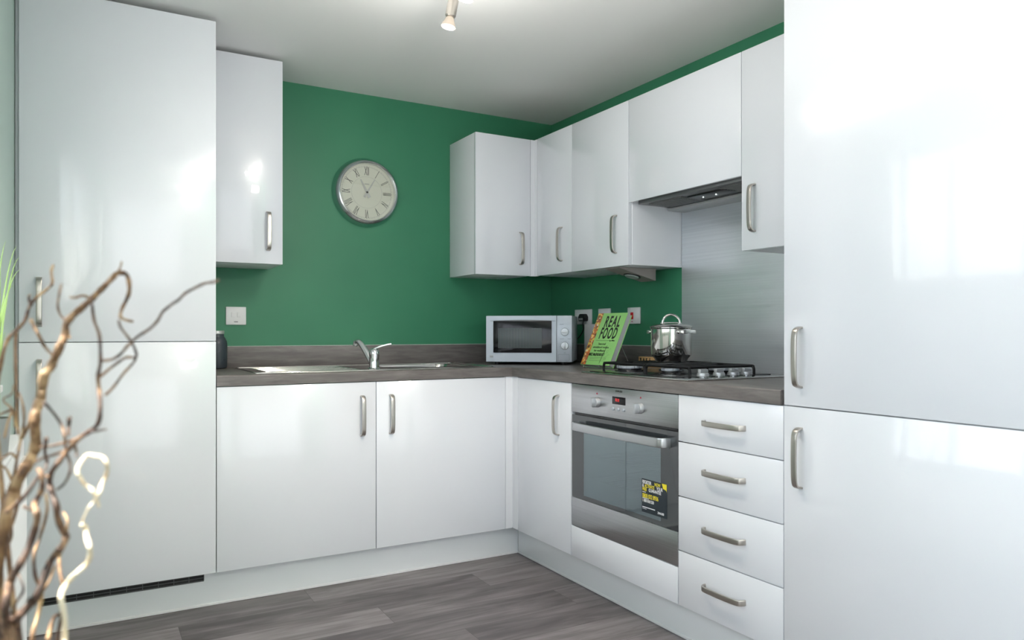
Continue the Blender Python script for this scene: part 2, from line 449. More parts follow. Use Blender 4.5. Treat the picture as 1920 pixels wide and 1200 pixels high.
# unseen sheer curtain added to even out daylight from the rear glazing
t = thing('added_sheer_curtain', 'added white sheer curtain, unseen, softening daylight from the wide rear glazing', 'curtain', (-1.3, RY + .09, 2.27))
cu = BM(); nx = 240; prev = None
for i in range(nx + 1):
    x = -2.56 + 2.50 * i / nx; y = RY + .09 + .018 * math.sin(i * .52) + .006 * math.sin(i * 1.31)
    cur = (cu.verts.new((x, y, .03)), cu.verts.new((x, y, 2.26)))
    if prev: cu.faces.new((prev[0], cur[0], cur[1], prev[1]))
    prev = cur
obj('cloth', cu, M['sheer'], t, True)
obj('curtain_pole', tube(BM(), [(-2.58, RY + .09, 2.268), (-.03, RY + .09, 2.268)], .009, 12), M['nickel'], t, True)
# drum pendant over the dining end of the room
t = thing('pendant_lamp', 'lit opal drum lamp hanging from the ceiling at the dining end', 'ceiling lamp', (-.50, -4.6, H))
obj('cord', tube(BM(), [(-.50, -4.6, H - .001), (-.50, -4.6, 2.14)], .003, 8), M['plast_k'], t, True)
obj('shade', lathe(BM(), [(0, 2.135), (.195, 2.135), (.20, 2.130), (.20, 1.985), (.195, 1.98), (0, 1.98)], 48, Matrix.Translation((-.50, -4.6, 0))), M['pendant'], t, True)

# unseen uplighter added to brighten the ceiling, beyond the right tall cabinet
t = thing('added_uplighter', 'brushed metal uplighter, unseen and added to brighten the ceiling, beyond the right tall cabinet', 'floor lamp', (-.95, -3.42, 0))
obj('base', lathe(BM(), [(0, .0005), (.13, .0005), (.13, .012), (.02, .022), (0, .022)], 40), M['nickel'], t)
obj('pole', tube(BM(), [(0, 0, .02), (0, 0, 1.73)], .011, 14), M['nickel'], t)
obj('lamp_bowl', lathe(BM(), [(0, 1.72), (.04, 1.725), (.12, 1.77), (.15, 1.80), (.146, 1.80), (.115, 1.775), (.04, 1.732), (0, 1.730)], 48), M['nickel'], t)
ld_ = bpy.data.lights.new('ceiling_fill_light', 'SPOT'); ld_.energy = 60; ld_.color = (1, .95, .88); ld_.spot_size = math.radians(150); ld_.spot_blend = .6; ld_.shadow_soft_size = .05
lo = bpy.data.objects.new('ceiling_fill_light', ld_); COL.objects.link(lo); lo.location = (-.95, -3.42, 1.80); lo.rotation_euler = (PI, 0, 0)

# ================================================================== kitchen units
D, U = .632, .3115
ZB, ZT = .1486, .8645
bm = tube(BM(), catmull([(0, .001, -.084), (0, -.010, -.0825), (0, -.021, -.076), (0, -.026, -.060), (0, -.0275, -.03), (0, -.028, 0), (0, -.0275, .03), (0, -.026, .060), (0, -.021, .076), (0, -.010, .0825), (0, .001, .084)], 4), .005, 16, flat=(.0175, .0065), up=(1, 0, 0))
finish(bm); HME = bpy.data.meshes.new('bow_handle'); bm.to_mesh(HME); bm.free(); HME.materials.append(M['nickel'])
def handle(parent, wx, wy, wz, facing='y', horiz=False):
    h = bpy.data.objects.new('handle', HME); COL.objects.link(h); h.parent = parent
    h.location = Vector((wx, wy, wz)) - ORG[parent.name]
    r = Matrix.Rotation(PI / 2, 4, 'Y') if horiz else Matrix.Identity(4)
    if facing == 'x': r = Matrix.Rotation(-PI / 2, 4, 'Z') @ r
    h.rotation_euler = r.to_euler(); return h
G = .0015
def front_y(root, x0, x1, z0, z1, y=-D, name='door', hx=None, hz=None, m='gloss', t=.0185):
    bm = BM(); box(bm, x0 + G, x1 - G, y, y + t, z0, z1, .0012)
    d = obj(name, bm, M[m], root, True)
    if hx is not None: handle(d, hx, y, hz, 'y')
    return d
def front_x(root, y0, y1, z0, z1, x=-D, name='door', hy=None, hz=None, horiz=False, m='gloss', t=.0185):
    bm = BM(); box(bm, x, x + t, y0 + G, y1 - G, z0, z1, .0012)
    d = obj(name, bm, M[m], root, True)
    if hy is not None: handle(d, x, hy, hz, 'x', horiz)
    return d
def carcass(root, x0, x1, y0, y1, z0, z1, m='carcass'):
    bm = BM(); box(bm, x0, x1, y0, y1, z0, z1, .0008); return obj('carcass', bm, M[m], root, True)

XA, XS, XB = -1.954, -1.3086, -.6697
# tall units
t = thing('tall_cabinet', 'tall white gloss integrated fridge cabinet with two stacked doors, at the left wall behind twigs', 'cabinet', (-2.274, -.3, ZB))
carcass(t, -2.6045, XA - .001, -D + .0195, -.002, ZB, 2.275)
front_y(t, -2.594, XA, ZB, 1.0405, hx=-2.533, hz=.897)
front_y(t, -2.594, XA, 1.0435, 2.277, hx=-2.533, hz=1.183)
t = thing('tall_cabinet', 'tall white gloss cabinet at the right edge with window reflected in its upper door', 'cabinet', (-.3, -2.52, ZB))
carcass(t, -D + .0195, -.002, -2.855, -2.197, ZB, 2.275)
front_x(t, -2.857, -2.196, ZB, .8655, hy=-2.2535, hz=.7225)
front_x(t, -2.857, -2.196, .8685, 2.277, hy=-2.2535, hz=1.007)
# sink base
t = thing('base_cabinet', 'white gloss base cabinet under the sink with two doors', 'cabinet', (XS, -.3, ZB))
carcass(t, XA + .001, XB - .001, -D + .0195, -.002, ZB, .74)
front_y(t, XA, XS, ZB, ZT, hx=-1.3712, hz=.722)
front_y(t, XS, XB, ZB, ZT, hx=-1.2418, hz=.722)
# inner corner post of the base run
bm = BM(); box(bm, XB + .001, -.612, -.631, -.6125, ZB, .8665, .0008); box(bm, -.631, -.6125, -.6795, -.6125, ZB, .8665, .0008)
tag(obj('corner_post', bm, M['carcass']), 'white corner post between the sink cabinet and the narrow base cabinet', 'corner post')
# narrow base
t = thing('base_cabinet', 'narrow white gloss base cabinet with one door left of the oven', 'cabinet', (-.3, -.9, ZB))
carcass(t, -D + .0195, -.002, -1.1172, -.6385, ZB, .8665)
front_x(t, -1.1185, -.6806, ZB, ZT, hy=-1.0233, hz=.722)
# oven housing
t = thing('oven_housing', 'white oven housing with plain white panel below the oven', 'cabinet', (-.3, -1.44, ZB))
bm = BM()
box(bm, -.60, -.002, -1.7580, -1.7400, ZB, .8665); box(bm, -.60, -.002, -1.1390, -1.1200, ZB, .8665); box(bm, -.60, -.002, -1.74, -1.139, ZB, .268)
box(bm, -.03, -.002, -1.74, -1.139, .268, .8665)
obj('carcass', bm, M['carcass'], t, True)
front_x(t, -1.7585, -1.1185, ZB, .2745, name='filler_panel')
# drawers
t = thing('drawer_unit', 'white gloss drawer unit with four drawers right of the oven', 'cabinet', (-.3, -1.975, ZB))
carcass(t, -D + .0195, -.002, -2.1915, -1.7605, ZB, .8665)
zs = [(.7072, ZT), (.5215, .7042), (.3368, .5185), (ZB, .3338)]
for (a, b), hz in zip(zs, (.783, .622, .4345, .2485)):
    front_x(t, -2.196, -1.7585, a, b, name='drawer_front', hy=-1.969, hz=hz, horiz=True)

# plinths, toe-kick grille and sealing strip
PL = .5586
t = thing('plinth', 'white plinth board under the sink cabinet and left tall cabinet', 'plinth', (-1.6, -PL, 0))
bm = BM(); box(bm, -2.604, -PL, -PL, -PL + .016, .0, ZB - .001, .0006); obj('board', bm, M['plinth'], t, True)
bm = BM(); box(bm, -2.604, -PL - .004, -PL - .003, -PL - .0002, .0005, .011, .0008); obj('sealing_strip', bm, M['plast_w'], t, True)
gv = BM(); yg = -PL - .004
box(gv, -2.53, -1.99, yg, yg + .0035, .1385, .1435); box(gv, -2.53, -1.99, yg, yg + .0035, .1005, .1040)
for z in (.1135, .1250): box(gv, -2.53, -1.99, yg, yg + .0035, z, z + .0022)
for i in range(11): box(gv, -2.53 + i * .054 - .001, -2.53 + i * .054 + .001, yg - .0003, yg + .0035, .1040, .1385)
gg = obj('vent_grille', gv, M['hoodgrey'], t, True)
bm = BM(); box(bm, -2.53, -1.99, -PL - .0008, -PL - .0002, .1010, .143); obj('grille_opening', bm, M['dark'], gg, True)
t = thing('plinth', 'white plinth board under the oven and drawer unit', 'plinth', (-PL, -1.6, 0))
bm = BM(); box(bm, -PL, -PL + .016, -2.86, -PL - .0005, .0, ZB - .001, .0006); obj('board', bm, M['plinth'], t, True)
bm = BM(); box(bm, -PL - .003, -PL - .0002, -2.86, -PL - .004, .0005, .011, .0008); obj('sealing_strip', bm, M['plast_w'], t, True)

# ---- wall units
UB, UT = 1.374, 2.10
def wall_unit_y(label, x0, x1, zb, zt, hx, dx0=None):
    t = thing('wall_cabinet', label, 'cabinet', ((x0 + x1) / 2, -.15, zb))
    carcass(t, x0, x1, -U + .0195, -.002, zb + .001, zt)
    front_y(t, x0 if dx0 is None else dx0, x1, zb, zt, y=-U, hx=hx, hz=zb + .1447 if zb < 1.5 else None)
    return t
wall_unit_y('white gloss wall cabinet between the left tall cabinet and clock, almost touching the ceiling', -1.952, -1.629, 1.3785, 2.283, -1.693)
t = thing('wall_cabinet', 'white gloss wall cabinet on the back wall above the microwave', 'cabinet', (-.5, -.15, UB))
carcass(t, -.6635, -.336, -U + .0195, -.002, UB + .001, UT)
front_y(t, -.6653, -.336, UB, UT, y=-U, hx=-.3976, hz=1.518)
bm = BM(); box(bm, -.3345, -.292, -U, -U + .018, UB, UT, .0008); box(bm, -U, -U + .018, -.3365, -.2945, UB, UT, .0008)
tag(obj('corner_post', bm, M['carcass']), 'white corner post between the two runs of wall cabinets', 'corner post')
t = thing('wall_cabinet', 'narrow white gloss wall cabinet on the right wall beside the corner post', 'cabinet', (-.15, -.5, UB))
carcass(t, -U + .0195, -.002, -.6575, -.339, UB + .001, UT)
front_x(t, -.6595, -.338, UB, UT, x=-U, hy=-.571, hz=1.520)
t = thing('wall_cabinet', 'wider white gloss wall cabinet on the right wall, left of the extractor cabinet', 'cabinet', (-.15, -.88, UB))
carcass(t, -U + .0195, -.002, -1.1025, -.6585, UB + .001, UT)
front_x(t, -1.0985, -.6595, UB, UT, x=-U, hy=-1.0096, hz=1.519)
t = thing('extractor_cabinet', 'short wide white cabinet over the cooker hood without a handle', 'cabinet', (-.15, -1.42, 1.65))
carcass(t, -U + .0195, -.002, -1.7405, -1.1045, 1.654, UT)
front_x(t, -1.7420, -1.0985, 1.648, UT, x=-U)
t = thing('wall_cabinet', 'white gloss wall cabinet on the right wall touching the right tall cabinet', 'cabinet', (-.15, -1.97, UB))
carcass(t, -U + .0195, -.002, -2.195, -1.7415, UB + .001, UT)
front_x(t, -2.195, -1.7420, UB, UT, x=-U, hy=-1.8013, hz=1.5225)

# extractor hood under the short cabinet
t = thing('extractor_hood', 'grey built-in extractor hood under the short wide cabinet', 'extractor hood', (-.15, -1.42, 1.65))
bm = BM(); box(bm, -.287, -.045, -1.735, -1.135, 1.636, 1.6535, .001); obj('hood_body', bm, M['hoodgrey'], t, True)
bm = BM(); box(bm, -.105, -.004, -1.737, -1.120, 1.624, 1.6355, .002); obj('rear_trim', bm, M['hoodpale'], t, True)
for a, b in ((-1.375, -1.175), (-1.715, -1.575)):
    bm = BM(); box(bm, -.262, -.125, a, b, 1.6325, 1.6365, .001)
    for k in range(9): box(bm, -.255 + k * .0145, -.248 + k * .0145, a + .01, b - .01, 1.631, 1.6325)
    obj('grease_filter', bm, M['filter'], t, True)
cp = BM(); box(cp, -.240, -.170, -1.590, -1.385, 1.6285, 1.6362, .004); cp = obj('control_panel', cp, M['plast_k'], t, True)
for yy in (-1.445, -1.515):
    bm = BM(); lathe(bm, [(0, 1.6235), (.006, 1.6237), (.007, 1.6285)], 20, Matrix.Translation((-.205, yy, 0))); obj('switch', bm, M['chrome'], cp, True)
bm = BM(); box(bm, -.128, -.124, -1.73, -1.14, 1.6348, 1.6365); obj('seam', bm, M['dark'], t, True)

# under-cabinet light
t = thing('under_cabinet_light', 'taupe wedge-shaped light under the wall cabinets left of the cooker', 'light', (-.17, -.98, UB))
bm = BM(); prism(bm, [(-.283, 1.3735), (-.070, 1.3735), (-.070, 1.3175), (-.283, 1.3690)], 'y', -1.00, -.895); obj('housing', bm, M['greige'], t, True)
bm = BM(); ang = math.atan2(.0515, .213)
lathe(bm, [(0, -.008), (.030, -.0075), (.034, -.004), (.036, .002)], 40, Matrix.Translation((-.168, -.947, 1.3405)) @ Matrix.Rotation(ang, 4, 'Y')); obj('lens', bm, M['lens'], t, True)
bm = BM(); lathe(bm, [(.035, -.004), (.040, -.004), (.040, .003), (.035, .003)], 40, Matrix.Translation((-.168, -.947, 1.3405)) @ Matrix.Rotation(ang, 4, 'Y'), closed=True); obj('bezel', bm, M['plast_k'], t, True)

# steel splashback
bm = BM(); box(bm, -.006, -.0003, -2.194, -1.1045, .9105, 1.652, .0008)
tag(obj('splashback', bm, M['splash']), 'brushed stainless steel splashback sheet behind the hob', 'splashback')

# ---- worktop: one L-shaped slab with the two timber-effect runs, bullnosed top edge
WF = .636
Z0, Z1 = .8672, .910
t = thing('worktop', 'grey-brown wood-effect worktop running in an L under sink, microwave and hob', 'worktop', (-1.0, -.5, Z0))
r = .006
arc = [(-WF + r - r * math.sin(a), Z1 - r + r * math.cos(a)) for a in [i * PI / 2 / 5 for i in range(6)]]
poly = [(-.0005, Z0), (-.0005, Z1)] + arc + [(-WF, Z0)]
front = [(-.478, Z0), (-.478, Z1)] + arc + [(-WF, Z0)]
bm = BM(); prism(bm, front, 'x', XA + .0005, -WF + .0005)      # front strip with the bullnose; the rest leaves the bowl cut-out open
box(bm, XA + .0005, -1.183, -.478, -.0005, Z0, Z1); box(bm, -.757, -WF + .0005, -.478, -.0005, Z0, Z1); box(bm, -1.183, -.757, -.142, -.0005, Z0, Z1)
obj('back_run', bm, M['wood_x'], t, True)
bm = BM(); prism(bm, poly, 'y', -2.1875, -.0006)
obj('right_run', bm, M['wood_y'], t, True)
t = tag(obj('upstand', box(BM(), XA + .0005, -.020, -.019, -.0004, Z1 + .0002, 1.0085, .001), M['wood_x']), 'grey-brown upstand strip along the back wall behind the sink', 'upstand')
tag(obj('upstand', box(BM(), -.019, -.0004, -1.1035, -.0006, Z1 + .0002, 1.0085, .001), M['wood_y']), 'grey-brown upstand strip on the right wall behind the book', 'upstand')
for i, (b_, nm) in enumerate((((XA + .0005, -.001, -.0045, -.0004, 1.0087, 1.0115), 'back'), ((-.0045, -.0004, -1.1035, -.005, 1.0087, 1.0115), 'right'))):
    tag(obj('sealant_bead', box(BM(), *b_, .0006), M['caulk']), 'thin pale sealant bead on top of the %s upstand' % ('back wall' if nm == 'back' else 'right wall'), 'sealant')
# ================================================================== sink and tap
SX0, SX1, SY0, SY1 = -1.800, -.700, -.588, -.097
BX0, BX1, BY0, BY1 = -1.175, -.765, -.470, -.150
t = thing('kitchen_sink', 'stainless steel sink with drainer set in the worktop under the clock', 'sink', (-1.25, -.34, .910))
bm = BM(); za, zb = .9102, .9128
box(bm, SX0, BX0, SY0, SY1, za, zb); box(bm, BX1, SX1, SY0, SY1, za, zb)
box(bm, BX0, BX1, SY0, BY0, za, zb); box(bm, BX0, BX1, BY1, SY1, za, zb)
obj('deck', bm, M['sinksteel'], t, True)
def rrect(x0, x1, y0, y1, z, r, n=5):
    P_ = []
    for cx, cy, a0 in ((x1 - r, y1 - r, 0), (x0 + r, y1 - r, 90), (x0 + r, y0 + r, 180), (x1 - r, y0 + r, 270)):
        for i in range(n + 1):
            a = math.radians(a0 + 90 * i / n); P_.append((cx + r * math.cos(a), cy + r * math.sin(a), z))
    return P_
ring = rrect(SX0 + .003, SX1 - .003, SY0 + .003, SY1 - .003, .9130, .02)
bm = tube(BM(), ring + ring[:1], .0022, 8); obj('rim', bm, M['sinksteel'], t, True)
bm = BM()
loops = [[bm.verts.new(p) for p in rrect(BX0 - .004 + i, BX1 + .004 - i, BY0 - .004 + i, BY1 + .004 - i, z, .05)] for i, z in ((0, .9132), (.006, .9110), (.010, .90), (.022, .775), (.04, .760))]
for a, b in zip(loops[:-1], loops[1:]):
    for i in range(len(a)): j = (i + 1) % len(a); bm.faces.new((a[i], a[j], b[j], b[i]))
bm.faces.new(loops[-1]); obj('bowl', bm, M['sinksteel'], t, True)
bm = BM()
for i in range(9):
    y = -.50 + i * .042; tube(bm, [(-1.745, y, .9110), (-1.73, y, .9118), (-1.35, y, .9118), (-1.335, y, .9110)], .0024, 8)
obj('drainer_ridges', bm, M['sinksteel'], t, True)
bm = BM(); lathe(bm, [(0, .762), (.036, .762), (.040, .7655), (.034, .766), (.03, .763), (0, .763)], 32, Matrix.Translation((-.97, -.31, 0))); obj('waste', bm, M['chrome'], t, True)

TX, TY, TZ = -1.281, -.528, .9128
t = thing('mixer_tap', 'chrome single-lever mixer tap on the sink', 'tap', (TX, TY, TZ))
lean = Matrix.Translation((0, 0, 0))
bm = lathe(BM(), [(0, 0), (.027, 0), (.027, .004), (.0235, .007), (.0225, .03), (.0215, .055), (.023, .066), (.0225, .078), (.017, .088), (.007, .093), (0, .0935)], 40); obj('tap_body', bm, M['chrome'], t)
sd = Vector((-.38, .92, 0)).normalized()
pts = catmull([sd * .010 + Vector((0, 0, .020)), sd * .030 + Vector((0, 0, .047)), sd * .062 + Vector((0, 0, .085)), sd * .092 + Vector((0, 0, .114)), sd * .110 + Vector((0, 0, .1215)), sd * .124 + Vector((0, 0, .117))], 6)
bm = tube(BM(), pts, [.0145 - .0025 * i / len(pts) for i in range(len(pts))], 18); obj('spout', bm, M['chrome'], t)
e = sd * .124 + Vector((0, 0, .117))
bm = lathe(BM(), [(0, -.016), (.0095, -.016), (.0125, -.012), (.0125, .006), (.009, .010), (0, .011)], 24, Matrix.Translation(e) @ Matrix.Rotation(.25, 4, Vector((.92, .38, 0)))); obj('nozzle', bm, M['chrome'], t)
ld = Vector((.86, -.5, 0)).normalized()
pts = catmull([ld * -.012 + Vector((0, 0, .082)), ld * .008 + Vector((0, 0, .093)), ld * .035 + Vector((0, 0, .103)), ld * .062 + Vector((0, 0, .110)), ld * .078 + Vector((0, 0, .1125))], 5)
bm = tube(BM(), pts, .005, 14, flat=(.008, .020), up=(0, 0, 1)); obj('lever', bm, M['chrome'], t)

# ================================================================== hob
HX0, HX1, HY0, HY1 = -.617, -.100, -1.787, -1.168
HZ = .9172
t = thing('gas_hob', 'black and steel four-burner gas hob set in the worktop', 'hob', (-.36, -1.48, .9102))
bm = BM(); box(bm, HX0, HX1, HY0, HY1, .9102, .9165, .003); obj('hob_plate', bm, M['sinksteel'], t, True)
bm = BM(); box(bm, HX0 + .022, HX1 - .02, -1.712, HY1 - .028, .9160, .9190, .0025); obj('burner_tray', bm, M['black'], t, True)
for (bx, by, br) in ((-.452, -1.278, .051), (-.452, -1.520, .033), (-.278, -1.335, .043), (-.255, -1.585, .043)):
    Tm = Matrix.Translation((bx, by, .9185))
    b = obj('burner', lathe(BM(), [(0, 0), (br * 1.22, 0), (br * 1.18, .004), (br * .95, .006), (br * .95, .013), (0, .013)], 40, Tm), M['black'], t, True)
    rg = lathe(BM(), [(br * .5, .012), (br * 1.0, .012), (br * 1.02, .016), (br * .98, .022), (br * .6, .023)], 48, Tm)
    for k in range(30):
        a = k * 2 * PI / 30; bmesh.ops.create_cube(rg, size=1, matrix=Tm @ Matrix.Rotation(a, 4, 'Z') @ Matrix.Translation((br * 1.0, 0, .0185)) @ Matrix.Diagonal((.003, .0028, .007, 1)))
    obj('burner_ring', rg, M['silver'], b, True)
    obj('burner_cap', lathe(BM(), [(0, .022), (br * .78, .022), (br * .82, .025), (br * .76, .029), (0, .030)], 40, Tm), M['cast'], b, True)
def support(y0, y1, x0, x1, cs):
    bm = BM(); z = .951; r = .0052
    for (xa, ya, xb, yb) in ((x0, y0, x0, y1), (x1, y0, x1, y1), ):
        s = .012 if yb > ya else -.012
        tube(bm, catmull([(xa, ya, .919), (xa, ya, .938), (xa, ya + .004, .947), (xa, ya + .014, z), (xa, (ya + yb) / 2, z), (xb, yb - .014, z), (xb, yb - .004, .947), (xb, yb, .938), (xb, yb, .919)], 4), r, 8)
    xm = (x0 + x1) / 2
    for yy in (y0 + .014, y1 - .014): tube(bm, [(x0, yy, z), (x1, yy, z)], r, 8)
    tube(bm, [(xm, y0 + .014, z), (xm, y1 - .014, z)], r, 8)
    for bx, by, br in cs:
        for dx, dy in ((1, 0), (-1, 0), (0, 1), (0, -1)):
            ex = {1: (x1 if bx > xm else xm), -1: (xm if bx > xm else x0), 0: bx}[dx]; ey = {1: y1 - .014, -1: y0 + .014, 0: by}[dy]
            sx = bx + dx * br * .45; sy = by + dy * br * .45
            tube(bm, [(sx, sy, z + .001), (ex, ey, z)], r, 8)
    return bm
obj('pan_support', support(-1.462, -1.205, -.528, -.175, ((-.452, -1.278, .051), (-.278, -1.335, .043))), M['cast'], t, True)
obj('pan_support', support(-1.705, -1.470, -.528, -.205, ((-.452, -1.520, .033), (-.255, -1.585, .043))), M['cast'], t, True)
for x in (-.502, -.425, -.353, -.286):
    Tm = Matrix.Translation((x, -1.743, .9165))
    k = lathe(BM(), [(0, 0), (.012, 0), (.012, .005), (.0205, .006), (.0215, .009), (.0195, .017), (.017, .018), (0, .018)], 32, Tm)
    kb = BM(); box(kb, x - .0185, x + .0185, -1.743 - .0075, -1.743 + .0075, .932, .9475, .002); add(k, kb)
    obj('control_knob', k, M['knob'], t, True)

# ================================================================== saucepan
PX, PY, PZ = -.2775, -1.333, .9562
t = thing('saucepan', 'polished steel saucepan with a lid on the rear left burner', 'saucepan', (PX, PY, PZ))
obj('pan_body', lathe(BM(), [(0, 0), (.060, 0), (.064, .002), (.070, .014), (.081, .024), (.0835, .030), (.0835, .134), (.0875, .1385), (.0875, .1405), (.081, .1395), (.079, .12), (.078, .03), (.06, .012), (0, .01)], 64), M['steel_pol'], t)
lid = obj('lid', lathe(BM(), [(.0865, .1412), (.0885, .1430), (.085, .1465), (.07, .1525), (.045, .1570), (0, .1590), ], 64), M['steel_pol'], t)
Rv = Vector((.8709, -.4914, 0)); Fv = Vector((.4914, .8709, 0))
arch = [Rv * (.036 * math.cos(a)) + Vector((0, 0, .158 + .036 * math.sin(a))) for a in [PI * i / 14 for i in range(15)]]
hb = tube(BM(), arch, .005, 14)
for s in (-1, 1): lathe(hb, [(0, 0), (.009, 0), (.008, .003), (.004, .005), (0, .006)], 20, Matrix.Translation(Rv * (.036 * s) + Vector((0, 0, .1545))))
tube(hb, [Rv * -.044 + Vector((0, 0, .1575)), Rv * -.02 + Vector((0, 0, .1595)), Rv * .02 + Vector((0, 0, .1595)), Rv * .044 + Vector((0, 0, .1575))], .003, 8)
obj('lid_handle', hb, M['steel_pol'], lid)
for s in (1, -1):
    dv = (Rv * .60 - Fv * .80).normalized() * s; pv = Vector((-dv.y, dv.x, 0))
    c = Vector((0, 0, .122))
    pts = catmull([c + dv * .0745 + pv * .042, c + dv * .090 + pv * .042, c + dv * .099 + pv * .030, c + dv * .102, c + dv * .099 - pv * .030, c + dv * .090 - pv * .042, c + dv * .0745 - pv * .042], 5)
    hm = tube(BM(), pts, .005, 14, flat=(.014, .007), up=(0, 0, 1))
    for q in (1, -1):
        hp = BM(); bmesh.ops.create_uvsphere(hp, u_segments=16, v_segments=10, radius=.0075, matrix=Matrix.Translation(c + dv * .076 + pv * (.042 * q))); add(hm, hp)
    obj('side_handle', hm, M['steel_pol'], t)

# ================================================================== microwave
wv_ = Vector((.772, -.635, 0)); yaw = math.atan2(-.635, .772)
MW, MH, MD = .443, .2365, .325
org = Vector((-.432, -.452, .910)) 
t = thing('microwave_oven', 'silver microwave oven with a dark glass door standing across the worktop corner', 'microwave', org, (0, 0, yaw))
ORG[t.name] = Vector((0, 0, 0))
hw = MW / 2; zb = .0145
obj('casing', box(BM(), -hw, hw, .012, MD, zb, zb + MH, .004), M['silver'], t)
def mx_(f): return -hw + f * MW
def mz_(f): return zb + MH * (1 - f)
bm = BM(); prism(bm, [(-hw, 0), (-hw, .012), (mx_(.818), .012), (mx_(.818), -.004), (mx_(.4), -.0075)], 'z', zb + .001, zb + MH - .001)
dr = obj('door', bm, M['silver'], t)
obj('door_glass', box(BM(), mx_(.088), mx_(.765), -.0115, -.003, mz_(.80), mz_(.115), .002), M['mwglass'], dr)
obj('door_mesh', box(BM(), mx_(.145), mx_(.655), -.0120, -.0110, mz_(.70), mz_(.27), .0004), M['mesh'], dr)
cr_ = BM(); n = 16
top = [(mx_(.05 + .76 * i / n), mz_(.112 - .022 * math.sin(PI * i / n))) for i in range(n + 1)]
bot = [(mx_(.05 + .76 * i / n), mz_(.118)) for i in range(n + 1)][::-1]
prism(cr_, top + bot, 'y', -.0092, -.004); obj('door_lip', cr_, M['hoodgrey'], dr)
cr_ = text_bm('18L', .012, 1.1); put(cr_, Matrix.Translation((mx_(.065), -.0045, mz_(.875))) @ FRONT_Y); cr_.free()
bm = BM(); box(bm, mx_(.045), mx_(.082), -.0062, -.003, mz_(.905), mz_(.86), .0006); obj('badge', bm, M['hoodpale'], dr)
obj('control_panel', box(BM(), mx_(.824), hw - .002, -.004, .012, zb + .001, zb + MH - .001, .0015), M['silver'], t)
cp = bpy.data.objects['control_panel'] if 'control_panel' in bpy.data.objects and bpy.data.objects['control_panel'].parent == t else [c for c in t.children if c.name.startswith('control_panel')][0]
for f, ang in ((.352, 0), (.645, PI / 2)):
    Tm = Matrix.Translation((mx_(.915), -.004, mz_(f))) @ Matrix.Rotation(PI / 2, 4, 'X')
    k = lathe(BM(), [(0, 0), (.0195, 0), (.0195, .003), (.018, .010), (0, .011)], 36, Tm)
    kb = BM(); box(kb, -.017, .017, -.0035, .0035, .010, .016, .001); bmesh.ops.transform(kb, matrix=Tm @ Matrix.Rotation(ang, 4, 'Z'), verts=kb.verts); add(k, kb)
    kn = obj('dial_knob', k, M['knob'], cp)
    tk = BM()
    for i in range(13):
        a = math.radians(-120 + i * 20) + PI / 2; rr = .0265
        bmesh.ops.create_cube(tk, size=1, matrix=Matrix.Translation((mx_(.915) + rr * math.cos(a), -.0043, mz_(f) + rr * math.sin(a))) @ Matrix.Rotation(-a, 4, 'Y') @ Matrix.Diagonal((.004, .0005, .0012, 1)))
    lathe(tk, [(.0205, -.0001), (.0212, -.0001), (.0212, .0006), (.0205, .0006)], 40, Matrix.Translation((mx_(.915), -.0041, mz_(f))) @ Matrix.Rotation(PI / 2, 4, 'X'), closed=True)
    obj('dial_marks', tk, M['inkg'], cp)
for (a, b, z) in ((.855, .900, .19), (.86, .905, .50), (.945, .985, .50), (.905, .925, .80)):
    obj('panel_print', box(BM(), mx_(a), mx_(b), -.0046, -.0040, mz_(z) - .0012, mz_(z) + .0012), M['inkg'], cp)
pb = BM(); rp = [(x, -.0045, z) for (x, z, _) in rrect(mx_(.84), mx_(.965), mz_(.965), mz_(.83), 0, .003)]
tube(pb, rp + rp[:1], .0005, 6); obj('release_button', pb, M['inkg'], cp)
for x in (-hw + .05, hw - .05):
    for y in (.04, MD - .04): obj('foot', lathe(BM(), [(0, .0003), (.012, .0003), (.014, zb + .001), (0, zb + .001)], 20, Matrix.Translation((x, y, 0))), M['plast_k'], t)

# ================================================================== cookbook on a wire stand
BL = .448
t = thing('cookbook', 'green cookbook titled REAL FOOD leaning on a wire stand', 'book', (-.356, -.798, .9255), (-BL, 0, -1.491))
ORG[t.name] = Vector((0, 0, 0))
BW, BH, BT = .199, .268, .030
obj('page_block', box(BM(), .002, BW - .003, .0022, BT - .002, .002, BH - .002, .0006), M['pages'], t)
bm = BM(); box(bm, 0, BW, 0, .002, 0, BH, .0006); box(bm, 0, BW, BT - .002, BT, 0, BH, .0006); box(bm, -.0015, .0005, 0, BT, 0, BH, .0006)
cv_ = obj('cover', bm, M['cover'], t)
obj('photo_strip', box(BM(), .0002, .034, -.0006, -.0001, .001, BH - .001), M['photo'], cv_)
def btext(s, fx, fz, size, sx, name='lettering', bold=0, mm='ink', align='CENTER', sh=0, spc=1):
    b = text_bm(s, size, sx, sh, .0003, align, spc, bold)
    put(b, Matrix.Translation((fx * BW, -.0006, BH * (1 - fz))) @ FRONT_Y); return obj(name, b, M[mm], cv_, smooth=False)
btext('REAL', .595, .180, .079, .50, 'title_lettering', .0020, spc=1.28)
btext('FOOD', .590, .405, .079, .46, 'title_lettering', .0020, spc=1.22)
btext('by Mike', .80, .535, .011, 1, bold=.0001)
for s, fx, fz in (('Seasonal', .50, .60), ('wholefood recipes', .50, .665), ('for wellbeing', .50, .73)): btext(s, fx, fz, .0155, .95, 'subtitle_lettering')
btext('MIKE McENEARNEY', .44, .805, .021, .60, 'author_lettering', .0004)
for fz in (.86, .885, .92, .535): obj('printed_rule', box(BM(), .24 * BW, (.70 if fz < .6 else .80) * BW, -.0006, -.0001, BH * (1 - fz) - .0004, BH * (1 - fz) + .0004), M['ink'], cv_)
bm = BM(); tube(bm, [(.70 * BW, -.0006, .37 * BH), (.66 * BW, -.0006, .20 * BH), (.635 * BW, -.0006, .03 * BH)], .0007, 6)
obj('print', bm, M['ink'], cv_); bm = BM()
